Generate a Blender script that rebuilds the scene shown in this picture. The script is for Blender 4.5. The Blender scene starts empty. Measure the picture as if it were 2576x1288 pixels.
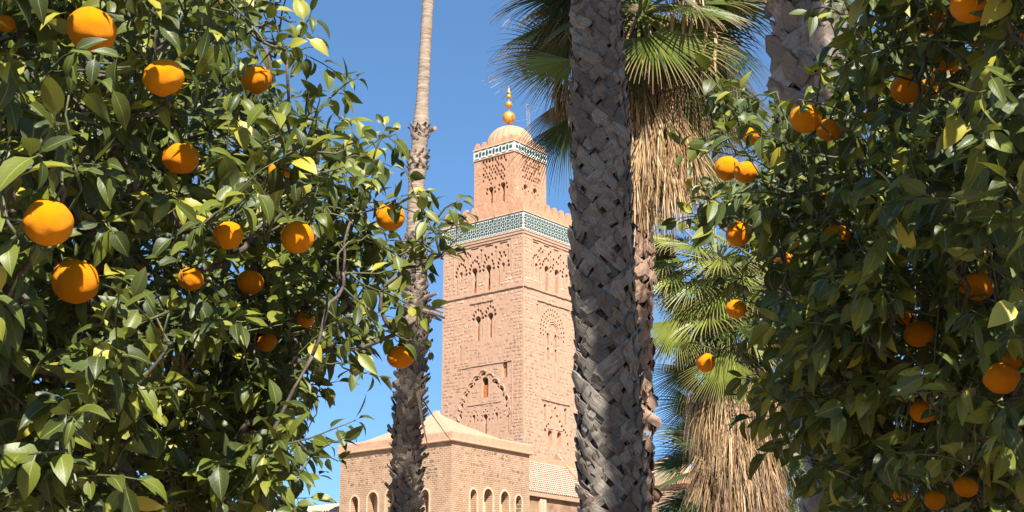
import bpy, math, random
import numpy as np
from mathutils import Vector, Matrix
from mathutils.geometry import delaunay_2d_cdt

random.seed(7); rng = np.random.default_rng(7)
SC = bpy.context.scene
COL = SC.collection
R = math.radians

# ------------------------------------------------------------------ camera
FPX = 3658.0; PITCH = R(16.02)
cam_d = bpy.data.cameras.new('camera'); cam = bpy.data.objects.new('camera', cam_d); COL.objects.link(cam)
cam.location = (0, 0, 1.6); cam.rotation_euler = (R(90) + PITCH, 0, 0)
cam_d.sensor_width = 36; cam_d.lens = FPX / 2576 * 36; cam_d.clip_start = 0.1; cam_d.clip_end = 6000
SC.camera = cam

# ------------------------------------------------------------------ light
SUN_AZ = 14; SUN_EL = 44                       # degrees to the right of "straight behind the camera"
SUNV = Vector((math.sin(R(SUN_AZ)) * math.cos(R(SUN_EL)), -math.cos(R(SUN_AZ)) * math.cos(R(SUN_EL)), math.sin(R(SUN_EL))))
w = bpy.data.worlds.new('World'); SC.world = w; w.use_nodes = True
nt = w.node_tree; nt.nodes.clear()
sky = nt.nodes.new('ShaderNodeTexSky'); sky.sky_type = 'NISHITA'; sky.sun_disc = False
sky.sun_elevation = R(SUN_EL); sky.sun_rotation = R(180 - SUN_AZ)
sky.air_density = 0.6; sky.dust_density = 0.0; sky.ozone_density = 3.5
bg = nt.nodes.new('ShaderNodeBackground'); bg.inputs[1].default_value = 0.106
wo = nt.nodes.new('ShaderNodeOutputWorld')
gm = nt.nodes.new('ShaderNodeGamma'); gm.inputs[1].default_value = 0.7          # even, clear-air gradient over the whole sky
tint = nt.nodes.new('ShaderNodeMix'); tint.data_type = 'RGBA'; tint.blend_type = 'MULTIPLY'; tint.inputs[0].default_value = 1; tint.inputs[7].default_value = (.68, 1, 1.24, 1)
nt.links.new(sky.outputs[0], gm.inputs[0]); nt.links.new(gm.outputs[0], tint.inputs[6]); nt.links.new(tint.outputs[2], bg.inputs[0]); nt.links.new(bg.outputs[0], wo.inputs[0])
sd = bpy.data.lights.new('sun', 'SUN'); sd.energy = 5.0; sd.angle = R(0.5); sd.color = (1.0, 0.945, 0.87)
so = bpy.data.objects.new('sun', sd); COL.objects.link(so); so.rotation_euler = SUNV.to_track_quat('Z', 'Y').to_euler()
so.location = (20, -60, 70)
SC.view_settings.view_transform = 'Standard'; SC.view_settings.look = 'None'
SC.view_settings.exposure = 1.28; SC.view_settings.gamma = 1.0; SC.view_settings.use_curve_mapping = False
SC.cycles.max_bounces = 6; SC.cycles.transparent_max_bounces = 4

# ------------------------------------------------------------------ projection helpers (display pixels of a 2576x1288 view)
CP, SP = math.cos(PITCH), math.sin(PITCH)
K = 3840 / 2576.0
def ray(x, y):
    dx = x - 1288; dy = 644 - y
    return Vector((dx, FPX * CP - dy * SP, FPX * SP + dy * CP))
def P(x, y, Y):
    r = ray(x, y); return Vector((r.x / r.y * Y, Y, 1.6 + r.z / r.y * Y))
def zat(y, Y): return P(1288, y, Y).z
def mpp(y, Y):
    return Y / ray(1288, y).y
def proj(p):
    p = np.asarray(p, dtype=float)
    X = p[..., 0]; Y = p[..., 1]; Z = p[..., 2] - 1.6
    d = np.maximum(Y * CP + Z * SP, 1e-3); u = Z * CP - Y * SP
    return 1288 + FPX * X / d, 644 - FPX * u / d, d
def zoomed(ox, oy, sc):
    return lambda x, y: ((ox + x / sc) / K, (oy + y / sc) / K)

# ------------------------------------------------------------------ materials
def mat(name):
    m = bpy.data.materials.new(name); m.use_nodes = True
    n = m.node_tree.nodes; l = m.node_tree.links
    return m, n, l, n['Principled BSDF']
def ramp(n, l, src, stops, interp='LINEAR'):
    r = n.new('ShaderNodeValToRGB'); cr = r.color_ramp; cr.interpolation = interp
    while len(cr.elements) < len(stops): cr.elements.new(0.5)
    for e, (p, c) in zip(cr.elements, stops): e.position = p; e.color = (*c, 1)
    l.new(src, r.inputs[0]); return r.outputs[0]
def noise(n, l, scale, detail=4, rough=.55, vec=None, dist=0):
    t = n.new('ShaderNodeTexNoise'); t.inputs['Scale'].default_value = scale; t.inputs['Detail'].default_value = detail
    t.inputs['Roughness'].default_value = rough; t.inputs['Distortion'].default_value = dist
    if vec is not None: l.new(vec, t.inputs['Vector'])
    return t.outputs['Fac']
def mixc(n, l, f, a, b, mode='MIX'):
    m = n.new('ShaderNodeMix'); m.data_type = 'RGBA'; m.blend_type = mode
    for sock, v in ((m.inputs[0], f), (m.inputs[6], a), (m.inputs[7], b)):
        if hasattr(v, 'is_linked'): l.new(v, sock)
        elif isinstance(v, (tuple, list)): sock.default_value = (*v, 1)
        else: sock.default_value = v
    return m.outputs[2]
def mth(n, l, op, a, b=None):
    m = n.new('ShaderNodeMath'); m.operation = op
    for i, v in enumerate((a, b)):
        if v is None: continue
        if hasattr(v, 'is_linked'): l.new(v, m.inputs[i])
        else: m.inputs[i].default_value = v
    return m.outputs[0]
def mapv(n, l, src, scale):
    m = n.new('ShaderNodeMapping'); m.inputs['Scale'].default_value = scale; l.new(src, m.inputs['Vector']); return m.outputs[0]
def bump(n, l, bs, h, strength, dist):
    b = n.new('ShaderNodeBump'); b.inputs['Strength'].default_value = strength; b.inputs['Distance'].default_value = dist
    l.new(h, b.inputs['Height']); l.new(b.outputs[0], bs.inputs['Normal']); return b
def attr(n, name):
    a = n.new('ShaderNodeAttribute'); a.attribute_name = name; return a

ALB = .78
def alb(c, k=None): return tuple(v * (k or ALB) for v in c)
def m_simple(name, c1, c2, scale, rough=.85, bs=.3, bd=.02, detail=6, spec=None):
    c1, c2 = alb(c1), alb(c2)
    m, n, l, b = mat(name)
    tc = n.new('ShaderNodeTexCoord').outputs['Object']
    f = noise(n, l, scale, detail, .6, tc)
    l.new(ramp(n, l, f, [(.3, c1), (.7, c2)]), b.inputs['Base Color'])
    b.inputs['Roughness'].default_value = rough
    if spec is not None: b.inputs['Specular IOR Level'].default_value = spec
    bump(n, l, b, noise(n, l, scale * 3, 5, .6, tc), bs, bd)
    return m

def m_leaf():
    m, n, l, b = mat('orange_leaf')
    tone = attr(n, 'tone').outputs['Fac']
    uv = n.new('ShaderNodeUVMap').outputs[0]
    sep = n.new('ShaderNodeSeparateXYZ'); l.new(uv, sep.inputs[0])
    base = ramp(n, l, tone, [(0, (.014, .024, .005)), (.3, (.032, .048, .007)), (.62, (.085, .104, .009)), (.88, (.190, .195, .018)), (1, (.34, .29, .03))])
    geo = n.new('ShaderNodeNewGeometry')
    nz = noise(n, l, 35, 3, .5, geo.outputs['Position'])
    base = mixc(n, l, mth(n, l, 'MULTIPLY', nz, .25), base, (.14, .16, .035))
    # midrib + side veins
    ax = mth(n, l, 'ABSOLUTE', mth(n, l, 'SUBTRACT', sep.outputs[0], .5))
    rib = mth(n, l, 'LESS_THAN', ax, .028)
    ve = mth(n, l, 'ADD', mth(n, l, 'MULTIPLY', sep.outputs[1], 58), mth(n, l, 'MULTIPLY', ax, -26))
    vein = mth(n, l, 'GREATER_THAN', mth(n, l, 'SINE', ve), .93)
    vv = mth(n, l, 'MAXIMUM', rib, mth(n, l, 'MULTIPLY', vein, .15))
    base = mixc(n, l, mth(n, l, 'MULTIPLY', vv, .5), base, (.26, .29, .09))
    under = mixc(n, l, .45, base, (.10, .13, .045))
    base = mixc(n, l, geo.outputs['Backfacing'], base, under)
    spots = mth(n, l, 'GREATER_THAN', noise(n, l, 60, 2, .5, geo.outputs['Position']), .72)
    base = mixc(n, l, mth(n, l, 'MULTIPLY', spots, .35), base, (.11, .07, .025))
    l.new(base, b.inputs['Base Color'])
    b.inputs['Roughness'].default_value = .46; b.inputs['Specular IOR Level'].default_value = .36
    bump(n, l, b, mth(n, l, 'SINE', ve), .05, .001)
    tr = n.new('ShaderNodeBsdfTranslucent')
    tcx = mixc(n, l, .62, base, (.36, .42, .02)); l.new(tcx, tr.inputs[0])
    mx = n.new('ShaderNodeMixShader'); mx.inputs[0].default_value = .11
    l.new(b.outputs[0], mx.inputs[1]); l.new(tr.outputs[0], mx.inputs[2])
    l.new(mx.outputs[0], n['Material Output'].inputs[0])
    return m

def m_orange():
    m, n, l, b = mat('orange_peel')
    tc = n.new('ShaderNodeTexCoord').outputs['Object']
    oi = n.new('ShaderNodeObjectInfo').outputs['Random']
    f = noise(n, l, 26, 4, .6, tc)
    c = ramp(n, l, f, [(.3, (.80, .235, .000)), (.7, (.92, .365, .000))])
    c = mixc(n, l, mth(n, l, 'MULTIPLY', oi, .45), c, (.72, .17, .000))
    sp = mth(n, l, 'GREATER_THAN', noise(n, l, 85, 2, .5, tc), .735)
    c = mixc(n, l, mth(n, l, 'MULTIPLY', sp, .3), c, (.35, .12, .01))
    l.new(c, b.inputs['Base Color']); b.inputs['Roughness'].default_value = .5
    b.inputs['Specular IOR Level'].default_value = .16
    b.inputs['Subsurface Weight'].default_value = .12; b.inputs['Subsurface Radius'].default_value = (1, .35, .05); b.inputs['Subsurface Scale'].default_value = .006
    v = n.new('ShaderNodeTexVoronoi'); v.inputs['Scale'].default_value = 330; l.new(tc, v.inputs['Vector'])
    h = mth(n, l, 'ADD', mth(n, l, 'MULTIPLY', v.outputs['Distance'], .8), mth(n, l, 'MULTIPLY', noise(n, l, 120, 3, .6, tc), 2.2))
    bump(n, l, b, h, .6, .0024)
    return m

def m_fan():
    m, n, l, b = mat('palm_fan')
    dry = attr(n, 'dry').outputs['Fac']; tone = attr(n, 'tone').outputs['Fac']
    g = ramp(n, l, tone, [(0, (.018, .034, .011)), (.5, (.062, .092, .018)), (1, (.20, .225, .035))])
    s = ramp(n, l, tone, [(0, (.07, .036, .016)), (.5, (.33, .195, .088)), (1, (.55, .385, .195))])
    c = mixc(n, l, dry, g, s)
    l.new(c, b.inputs['Base Color']); b.inputs['Roughness'].default_value = .5; b.inputs['Specular IOR Level'].default_value = .4
    tr = n.new('ShaderNodeBsdfTranslucent'); l.new(mixc(n, l, .3, c, (.3, .33, .03)), tr.inputs[0])
    mx = n.new('ShaderNodeMixShader'); mx.inputs[0].default_value = .2
    l.new(b.outputs[0], mx.inputs[1]); l.new(tr.outputs[0], mx.inputs[2]); l.new(mx.outputs[0], n['Material Output'].inputs[0])
    return m

def m_boot(name, dark, mid, light, red=.5):
    dark, mid, light = alb(dark, .85), alb(mid, .85), alb(light, .85)
    m, n, l, b = mat(name)
    uv = n.new('ShaderNodeUVMap').outputs[0]
    oi = attr(n, 'tone').outputs['Fac']
    geo = n.new('ShaderNodeNewGeometry').outputs['Position']
    st = noise(n, l, 1.0, 6, .65, mapv(n, l, uv, (26, 2.2, 1)))
    big = noise(n, l, 9, 3, .6, geo)
    c = ramp(n, l, st, [(.15, dark), (.5, mid), (.85, light)])
    c = mixc(n, l, mth(n, l, 'MULTIPLY', mth(n, l, 'GREATER_THAN', big, .56), red), c, (.16, .075, .035), 'MIX')
    c = mixc(n, l, mth(n, l, 'MULTIPLY', oi, .75), c, dark)
    l.new(c, b.inputs['Base Color']); b.inputs['Roughness'].default_value = .8; b.inputs['Specular IOR Level'].default_value = .2
    bump(n, l, b, st, .7, .008)
    return m

def m_wall(name, cols, brick=False, seam=None):
    """masonry: colours from world noise; brick=True adds thin courses from the UV map (metres)."""
    cols = [alb(c) for c in cols]
    m, n, l, b = mat(name)
    geo = n.new('ShaderNodeNewGeometry').outputs['Position']
    uv = n.new('ShaderNodeUVMap').outputs[0]
    f1 = noise(n, l, .22, 5, .65, geo); f2 = noise(n, l, 2.2, 6, .6, geo)
    c = ramp(n, l, f2, [(.3, cols[0]), (.52, cols[1]), (.72, cols[2])])
    c = mixc(n, l, mth(n, l, 'MULTIPLY', f1, .55), c, cols[3])
    h = f2
    if brick:
        t = n.new('ShaderNodeTexBrick'); l.new(mapv(n, l, uv, (1, 1, 1)), t.inputs['Vector'])
        t.inputs['Color1'].default_value = (1, 1, 1, 1); t.inputs['Color2'].default_value = (.86, .84, .82, 1); t.inputs['Mortar'].default_value = (.42, .34, .29, 1)
        t.inputs['Scale'].default_value = 1.0; t.inputs['Brick Width'].default_value = .42; t.inputs['Row Height'].default_value = .17
        t.inputs['Mortar Size'].default_value = .028; t.inputs['Mortar Smooth'].default_value = .4; t.offset = .5
        mk = noise(n, l, .9, 3, .5, geo)
        mk = mth(n, l, 'MULTIPLY', mth(n, l, 'SUBTRACT', mk, .22), 2.0)
        mk = mth(n, l, 'MINIMUM', mth(n, l, 'MAXIMUM', mk, 0), 1)
        c = mixc(n, l, mk, c, mixc(n, l, 1, c, t.outputs['Color'], 'MULTIPLY'))
        h = mth(n, l, 'SUBTRACT', f2, mth(n, l, 'MULTIPLY', t.outputs['Fac'], 2.0))
    # streaks of wash running down the wall
    sv = noise(n, l, 1, 4, .6, mapv(n, l, uv, (1.7, .12, 1)))
    c = mixc(n, l, mth(n, l, 'MULTIPLY', mth(n, l, 'GREATER_THAN', sv, .60), .16), c, cols[0])
    l.new(c, b.inputs['Base Color']); b.inputs['Roughness'].default_value = .92; b.inputs['Specular IOR Level'].default_value = .15
    bump(n, l, b, h, .6, .05)
    return m
def m_stone(name, stops):
    stops = [(p, alb(c)) for p, c in stops]
    m, n, l, b = mat(name)
    t = attr(n, 'tone').outputs['Fac']; geo = n.new('ShaderNodeNewGeometry').outputs['Position']
    c = ramp(n, l, t, stops)
    c = mixc(n, l, .35, c, ramp(n, l, noise(n, l, 5, 4, .6, geo), [(.3, stops[0][1]), (.7, stops[-1][1])]))
    l.new(c, b.inputs['Base Color']); b.inputs['Roughness'].default_value = .92; b.inputs['Specular IOR Level'].default_value = .15
    bump(n, l, b, noise(n, l, 6, 4, .6, geo), .5, .04)
    return m

M = {}
M['leaf'] = m_leaf(); M['orange'] = m_orange(); M['fan'] = m_fan()
M['bark'] = m_simple('orange_tree_bark', (.055, .040, .030), (.17, .125, .095), 40, .85, .6, .004)
M['twig'] = m_simple('green_twig', (.045, .060, .018), (.13, .13, .05), 60, .6, .2, .001)
M['calyx'] = m_simple('calyx', (.07, .08, .02), (.16, .15, .05), 90, .7, .2, .001)
M['boot'] = m_boot('grey_leaf_base', (.055, .044, .034), (.25, .215, .170), (.52, .455, .37), .45)
M['boot_warm'] = m_boot('brown_leaf_base', (.19, .115, .075), (.36, .235, .155), (.55, .40, .28), .45)
M['boot_pale'] = m_boot('pale_leaf_base', (.10, .078, .062), (.30, .25, .205), (.54, .465, .40), .45)
M['boot_dark'] = m_boot('weathered_leaf_base', (.05, .036, .026), (.25, .19, .14), (.54, .44, .34), .1)
M['fibre'] = m_simple('palm_fibre', (.055, .038, .026), (.22, .155, .105), 25, .95, .8, .02)
M['ring_bark'] = None
M['wall'] = m_wall('minaret_render', [(.46, .26, .165), (.58, .36, .235), (.64, .425, .29), (.56, .335, .215)])
M['stone'] = m_stone('minaret_stone', [(0, (.30, .165, .105)), (.3, (.45, .27, .175)), (.62, (.56, .35, .23)), (.85, (.64, .425, .285)), (1, (.74, .57, .42))])
M['pink'] = m_wall('pink_plaster', [(.48, .255, .15), (.60, .335, .20), (.66, .395, .25), (.56, .30, .18)])
M['plaster'] = m_wall('smooth_plaster', [(.48, .275, .17), (.60, .36, .225), (.66, .42, .275), (.57, .335, .205)])
M['cream'] = m_wall('cream_plaster', [(.62, .41, .26), (.70, .50, .33), (.75, .56, .40), (.70, .48, .31)])
M['brickwall'] = m_wall('coursed_brick', [(.48, .30, .18), (.58, .385, .24), (.64, .445, .29), (.55, .36, .225)], brick=True)
M['rubble'] = m_stone('rubble_stone', [(0, (.17, .11, .075)), (.4, (.30, .19, .125)), (.8, (.46, .30, .19)), (1, (.60, .41, .27))])
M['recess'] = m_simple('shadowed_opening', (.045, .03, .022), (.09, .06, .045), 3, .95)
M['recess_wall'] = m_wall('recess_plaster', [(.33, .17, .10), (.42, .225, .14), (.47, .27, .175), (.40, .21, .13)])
M['shutter'] = m_simple('orange_wood_shutter', (.40, .125, .035), (.56, .20, .06), 4, .6)
M['white'] = m_simple('white_glaze', (.58, .57, .50), (.76, .74, .66), 3, .35, .15, .01)
M['green'] = m_simple('green_glaze', (.020, .060, .045), (.060, .115, .085), 1.5, .3, .1, .01)
M['gold'] = None
M['rooftile'] = m_simple('pale_roof_tile', (.46, .30, .20), (.68, .54, .41), 3.2, .75, .3, .02)
M['ground'] = m_simple('dusty_ground', (.22, .15, .10), (.36, .27, .18), .7, .95, .5, .03)
M['metal'] = m_simple('grey_metal', (.20, .20, .21), (.34, .34, .35), 6, .5)
def m_gold():
    m, n, l, b = mat('gilded_copper'); tc = n.new('ShaderNodeTexCoord').outputs['Object']
    f = noise(n, l, 2.6, 6, .7, tc)
    l.new(ramp(n, l, f, [(.3, (.42, .17, .030)), (.5, (.72, .36, .07)), (.7, (.86, .52, .14))]), b.inputs['Base Color'])
    b.inputs['Metallic'].default_value = .55; b.inputs['Roughness'].default_value = .38
    bump(n, l, b, f, .35, .06); return m
M['gold'] = m_gold()
def m_ringbark():
    m, n, l, b = mat('ringed_palm_bark'); geo = n.new('ShaderNodeNewGeometry').outputs['Position']
    f = noise(n, l, 1, 6, .65, mapv(n, l, geo, (5, 5, 30))); g = noise(n, l, 3.0, 4, .6, geo)
    c = ramp(n, l, f, [(.32, (.10, .066, .045)), (.5, (.26, .195, .14)), (.68, (.40, .32, .24))])
    l.new(mixc(n, l, mth(n, l, 'MULTIPLY', g, .5), c, (.26, .19, .135)), b.inputs['Base Color'])
    b.inputs['Roughness'].default_value = .9; bump(n, l, b, f, .8, .02); return m
M['ring_bark'] = m_ringbark()

# ------------------------------------------------------------------ objects
def tag(o, label=None, cat=None, group=None, kind=None):
    if label: o['label'] = label
    if cat: o['category'] = cat
    if group: o['group'] = group
    if kind: o['kind'] = kind
    return o
def empty(name, loc, label, cat, group=None):
    o = bpy.data.objects.new(name, None); COL.objects.link(o); o.location = loc; o.empty_display_size = .1
    return tag(o, label, cat, group)
def link(name, me, parent=None, Mw=None):
    o = bpy.data.objects.new(name, me); COL.objects.link(o)
    Mw = Mw if Mw is not None else Matrix()
    if parent is not None:
        o.parent = parent
        o.matrix_local = world_of(parent).inverted() @ Mw
    else: o.matrix_local = Mw
    return o
def world_of(o):
    m = o.matrix_basis.copy(); p = o.parent
    while p is not None: m = p.matrix_basis @ m; p = p.parent
    return m

class MB:
    """collects quads/tris in world space with uv + tone + dry"""
    def __init__(s): s.v = []; s.f = []; s.mi = []; s.tone = []; s.dry = []; s.uv = []
    def add(s, verts, faces, mi=0, tone=None, dry=None, uv=None):
        o = len(s.v); n = len(verts); s.v.extend(verts)
        s.tone.extend([tone] * n if not hasattr(tone, '__len__') else tone)
        s.dry.extend([dry] * n if not hasattr(dry, '__len__') else dry)
        s.uv.extend(uv if uv is not None else [(0., 0.)] * n)
        for f in faces: s.f.append(tuple(o + i for i in f)); s.mi.append(mi)
    def tube(s, pts, rad, sides=5, mi=0, tone=0., dry=0., cap=True):
        pts = [Vector(p) for p in pts]; n = len(pts)
        vs = []; up = Vector((.3, .2, 1)).normalized()
        for i, p in enumerate(pts):
            t = (pts[min(i + 1, n - 1)] - pts[max(i - 1, 0)])
            t = t.normalized() if t.length > 1e-9 else Vector((0, 0, 1))
            a = t.cross(up)
            if a.length < .1: a = t.cross(Vector((1, 0, 0)))
            a.normalize(); b = t.cross(a); r = rad[i] if hasattr(rad, '__len__') else rad
            for k in range(sides):
                th = 2 * math.pi * k / sides; vs.append(p + a * (math.cos(th) * r) + b * (math.sin(th) * r))
        fs = [(i * sides + k, i * sides + (k + 1) % sides, (i + 1) * sides + (k + 1) % sides, (i + 1) * sides + k) for i in range(n - 1) for k in range(sides)]
        if cap: fs.append(tuple(range(sides))[::-1]); fs.append(tuple((n - 1) * sides + k for k in range(sides)))
        s.add(vs, fs, mi, tone, dry)
    def box(s, p0, ax, ay, az, mi=0, tone=0.):
        """box from corner p0 with edge vectors"""
        p0 = Vector(p0); c = [p0 + ax * i + ay * j + az * k for k in (0, 1) for j in (0, 1) for i in (0, 1)]
        s.add(c, [(0, 2, 3, 1), (4, 5, 7, 6), (0, 1, 5, 4), (2, 6, 7, 3), (0, 4, 6, 2), (1, 3, 7, 5)], mi, tone)
    def mesh(s, name, mats, origin=Vector((0, 0, 0)), smooth=False):
        me = bpy.data.meshes.new(name)
        o = Vector(origin)
        me.from_pydata([tuple(Vector(v) - o) for v in s.v], [], s.f)
        for m in mats: me.materials.append(m)
        if len(mats) > 1: me.polygons.foreach_set('material_index', s.mi)
        for nm in ('tone', 'dry'):
            src = getattr(s, nm)
            a = me.attributes.new(nm, 'FLOAT', 'POINT'); a.data.foreach_set('value', np.array([x or 0. for x in src], dtype=np.float32))
        ul = me.uv_layers.new(name='UVMap')
        vi = np.zeros(len(me.loops), dtype=np.int32); me.loops.foreach_get('vertex_index', vi)
        ul.data.foreach_set('uv', np.array(s.uv, dtype=np.float32)[vi].ravel())
        if smooth: me.polygons.foreach_set('use_smooth', [True] * len(me.polygons))
        me.update(); return me
    def build(s, name, mats, parent=None, smooth=False, stuff=False):
        if not isinstance(mats, (list, tuple)): mats = [mats]
        og = Vector((0, 0, 0)) if parent is None else world_of(parent).translation
        o = link(name, s.mesh(name, mats, og, smooth), parent, Matrix.Translation(og))
        if stuff: o['kind'] = 'stuff'
        return o
def lathe(prof, seg=32, scallop=None, centre=Vector((0, 0, 0))):
    vs = []; fs = []
    for (r, z) in prof:
        for k in range(seg):
            th = 2 * math.pi * k / seg; rr = r * (scallop(th) if scallop else 1)
            vs.append(centre + Vector((rr * math.cos(th), rr * math.sin(th), z)))
    for i in range(len(prof) - 1):
        for k in range(seg): fs.append((i * seg + k, i * seg + (k + 1) % seg, (i + 1) * seg + (k + 1) % seg, (i + 1) * seg + k))
    return vs, fs

def joined(name, meshes, mats_, picks, parent, stuff=True):
    """join many transformed copies (numpy): picks = list of (variant index, 4x4 matrix, tone)"""
    V = []; F = []; LT = []; U = []; T = []; D = []; off = 0
    cache = {}
    for vi, Mx, tone in picks:
        me = meshes[vi]
        if vi not in cache:
            nv = len(me.vertices); co = np.zeros(nv * 3); me.vertices.foreach_get('co', co)
            lv = np.zeros(len(me.loops), dtype=np.int32); me.loops.foreach_get('vertex_index', lv)
            lt = np.zeros(len(me.polygons), dtype=np.int32); me.polygons.foreach_get('loop_total', lt)
            uv = np.zeros(len(me.loops) * 2, dtype=np.float32); me.uv_layers[0].data.foreach_get('uv', uv)
            dr = np.zeros(nv, dtype=np.float32); me.attributes['dry'].data.foreach_get('value', dr)
            cache[vi] = (co.reshape(-1, 3), lv, lt, uv, dr)
        co, lv, lt, uv, dr = cache[vi]
        A = np.array(Mx); V.append(co @ A[:3, :3].T + A[:3, 3]); F.append(lv + off); LT.append(lt); U.append(uv)
        T.append(np.full(len(co), tone, dtype=np.float32)); D.append(dr); off += len(co)
    if not V: return None
    og = world_of(parent).translation
    V = np.concatenate(V) - np.array(og); F = np.concatenate(F); LT = np.concatenate(LT)
    me = bpy.data.meshes.new(name); me.vertices.add(len(V)); me.vertices.foreach_set('co', V.ravel().astype(np.float32))
    me.loops.add(len(F)); me.loops.foreach_set('vertex_index', F.astype(np.int32))
    me.polygons.add(len(LT)); me.polygons.foreach_set('loop_start', np.concatenate([[0], np.cumsum(LT)[:-1]]).astype(np.int32))
    me.polygons.foreach_set('loop_total', LT)
    me.polygons.foreach_set('use_smooth', [True] * len(LT))
    for m in mats_: me.materials.append(m)
    me.update(calc_edges=True)
    a = me.attributes.new('tone', 'FLOAT', 'POINT'); a.data.foreach_set('value', np.concatenate(T))
    a = me.attributes.new('dry', 'FLOAT', 'POINT'); a.data.foreach_set('value', np.concatenate(D))
    ul = me.uv_layers.new(name='UVMap'); ul.data.foreach_set('uv', np.concatenate(U))
    o = link(name, me, parent, Matrix.Translation(og))
    if stuff: o['kind'] = 'stuff'
    return o

# ------------------------------------------------------------------ walls with recesses
class Face:
    """vertical wall plane: O = bottom corner (x,y), d = 2D direction along it, n = outward 2D normal"""
    def __init__(s, O, d, n): s.O = Vector((O[0], O[1], 0)); s.d = Vector((d[0], d[1], 0)).normalized(); s.n = Vector((n[0], n[1], 0)).normalized()
    def pt(s, u, z, depth=0.): return s.O + s.d * u + Vector((0, 0, z)) - s.n * depth
    def px(s, x, y):
        r = ray(x, y); c = Vector((0, 0, 1.6)); t = (s.O - c).dot(s.n) / r.dot(s.n); p = c + r * t
        return ((p - s.O).dot(s.d), p.z)
def inside(p, poly):
    x, y = p; c = False; n = len(poly); j = n - 1
    for i in range(n):
        xi, yi = poly[i]; xj, yj = poly[j]
        if (yi > y) != (yj > y) and x < (xj - xi) * (y - yi) / (yj - yi) + xi: c = not c
        j = i
    return c
def area(poly): return .5 * sum(poly[i - 1][0] * poly[i][1] - poly[i][0] * poly[i - 1][1] for i in range(len(poly)))
def recessed(mb, face, outer, holes, mi=0):
    """front sheet with recessed openings; holes = [(poly, depth, back material index)]"""
    loops = [outer] + [h[0] for h in holes]
    vs = []; es = []
    for lp in loops:
        o = len(vs); vs += [Vector(p) for p in lp]; es += [(o + i, o + (i + 1) % len(lp)) for i in range(len(lp))]
    ov, oe, of, *_ = delaunay_2d_cdt(vs, es, [], 0, 1e-5)
    bbs = [(min(p[0] for p in h[0]), max(p[0] for p in h[0]), min(p[1] for p in h[0]), max(p[1] for p in h[0])) for h in holes]
    flip = face.d.cross(Vector((0, 0, 1))).dot(face.n) < 0
    tris = []
    for f in of:
        c = sum((ov[i] for i in f), Vector((0, 0))) / len(f)
        if not inside(c, outer): continue
        if any(b[0] <= c.x <= b[1] and b[2] <= c.y <= b[3] and inside(c, h[0]) for b, h in zip(bbs, holes)): continue
        f = list(f)
        if area([ov[i] for i in f]) < 0: f.reverse()
        if flip: f.reverse()
        tris.append(tuple(f))
    mb.add([face.pt(p.x, p.y) for p in ov], tris, mi, 0., 0., [(p.x, p.y) for p in ov])
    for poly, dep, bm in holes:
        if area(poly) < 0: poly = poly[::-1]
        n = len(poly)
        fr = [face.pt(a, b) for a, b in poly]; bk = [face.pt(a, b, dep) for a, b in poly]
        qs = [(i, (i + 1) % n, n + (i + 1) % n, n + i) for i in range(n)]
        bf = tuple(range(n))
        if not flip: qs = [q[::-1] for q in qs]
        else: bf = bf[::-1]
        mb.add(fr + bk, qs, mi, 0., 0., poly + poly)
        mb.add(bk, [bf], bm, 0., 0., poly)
def circ(u, z, r, n=12, sy=1., rot=0.): return [(u + r * math.cos(2 * math.pi * k / n + rot), z + sy * r * math.sin(2 * math.pi * k / n + rot)) for k in range(n)]
def rectp(u0, z0, u1, z1): return [(u0, z0), (u1, z0), (u1, z1), (u0, z1)]
def archp(u0, u1, z0, ztop, n=12, point=0.):
    r = (u1 - u0) / 2; c = (u0 + u1) / 2; zs = ztop - r * (1 + point)
    return [(u0, z0), (u1, z0)] + [(c + r * math.cos(math.pi * k / n), zs + r * (1 + point) * math.sin(math.pi * k / n)) for k in range(n + 1)]
def keyhole(c, z0, z1, rw, rr):
    """slot of half width rw with a round head of radius rr, top at z1"""
    zc = z1 - rr; a = math.asin(min(.95, rw / rr)); pts = [(c - rw, z0), (c + rw, z0)]
    for k in range(15):
        th = -math.pi / 2 + a + (2 * math.pi - 2 * a) * k / 14; pts.append((c + rr * math.cos(th), zc + rr * math.sin(th)))
    return pts
def tear(u, z, r, ang):
    """small tear shaped cut, pointing along ang"""
    return [(u + 1.12 * r * (1.5 if k == 0 else .88) * math.cos(ang + 2 * math.pi * k / 8), z + 1.25 * r * (1.5 if k == 0 else .88) * math.sin(ang + 2 * math.pi * k / 8)) for k in range(8)]
def lobed(c, zs, hw, h, n, r, dep, bm, skip_bottom=0):
    """ring of tear cuts along a pointed arch springing at zs"""
    out = []
    for k in range(n):
        t = k / (n - 1); s = 2 * t - 1
        u = c + hw * math.sin(s * math.pi / 2) * (1 if abs(s) < .999 else 1)
        z = zs + h * (1 - abs(s) ** 1.5)
        out.append((tear(u, z, r, math.atan2(z - zs + .3 * h, (u - c) * 1.2) + math.pi), dep, bm))
    return out

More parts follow.
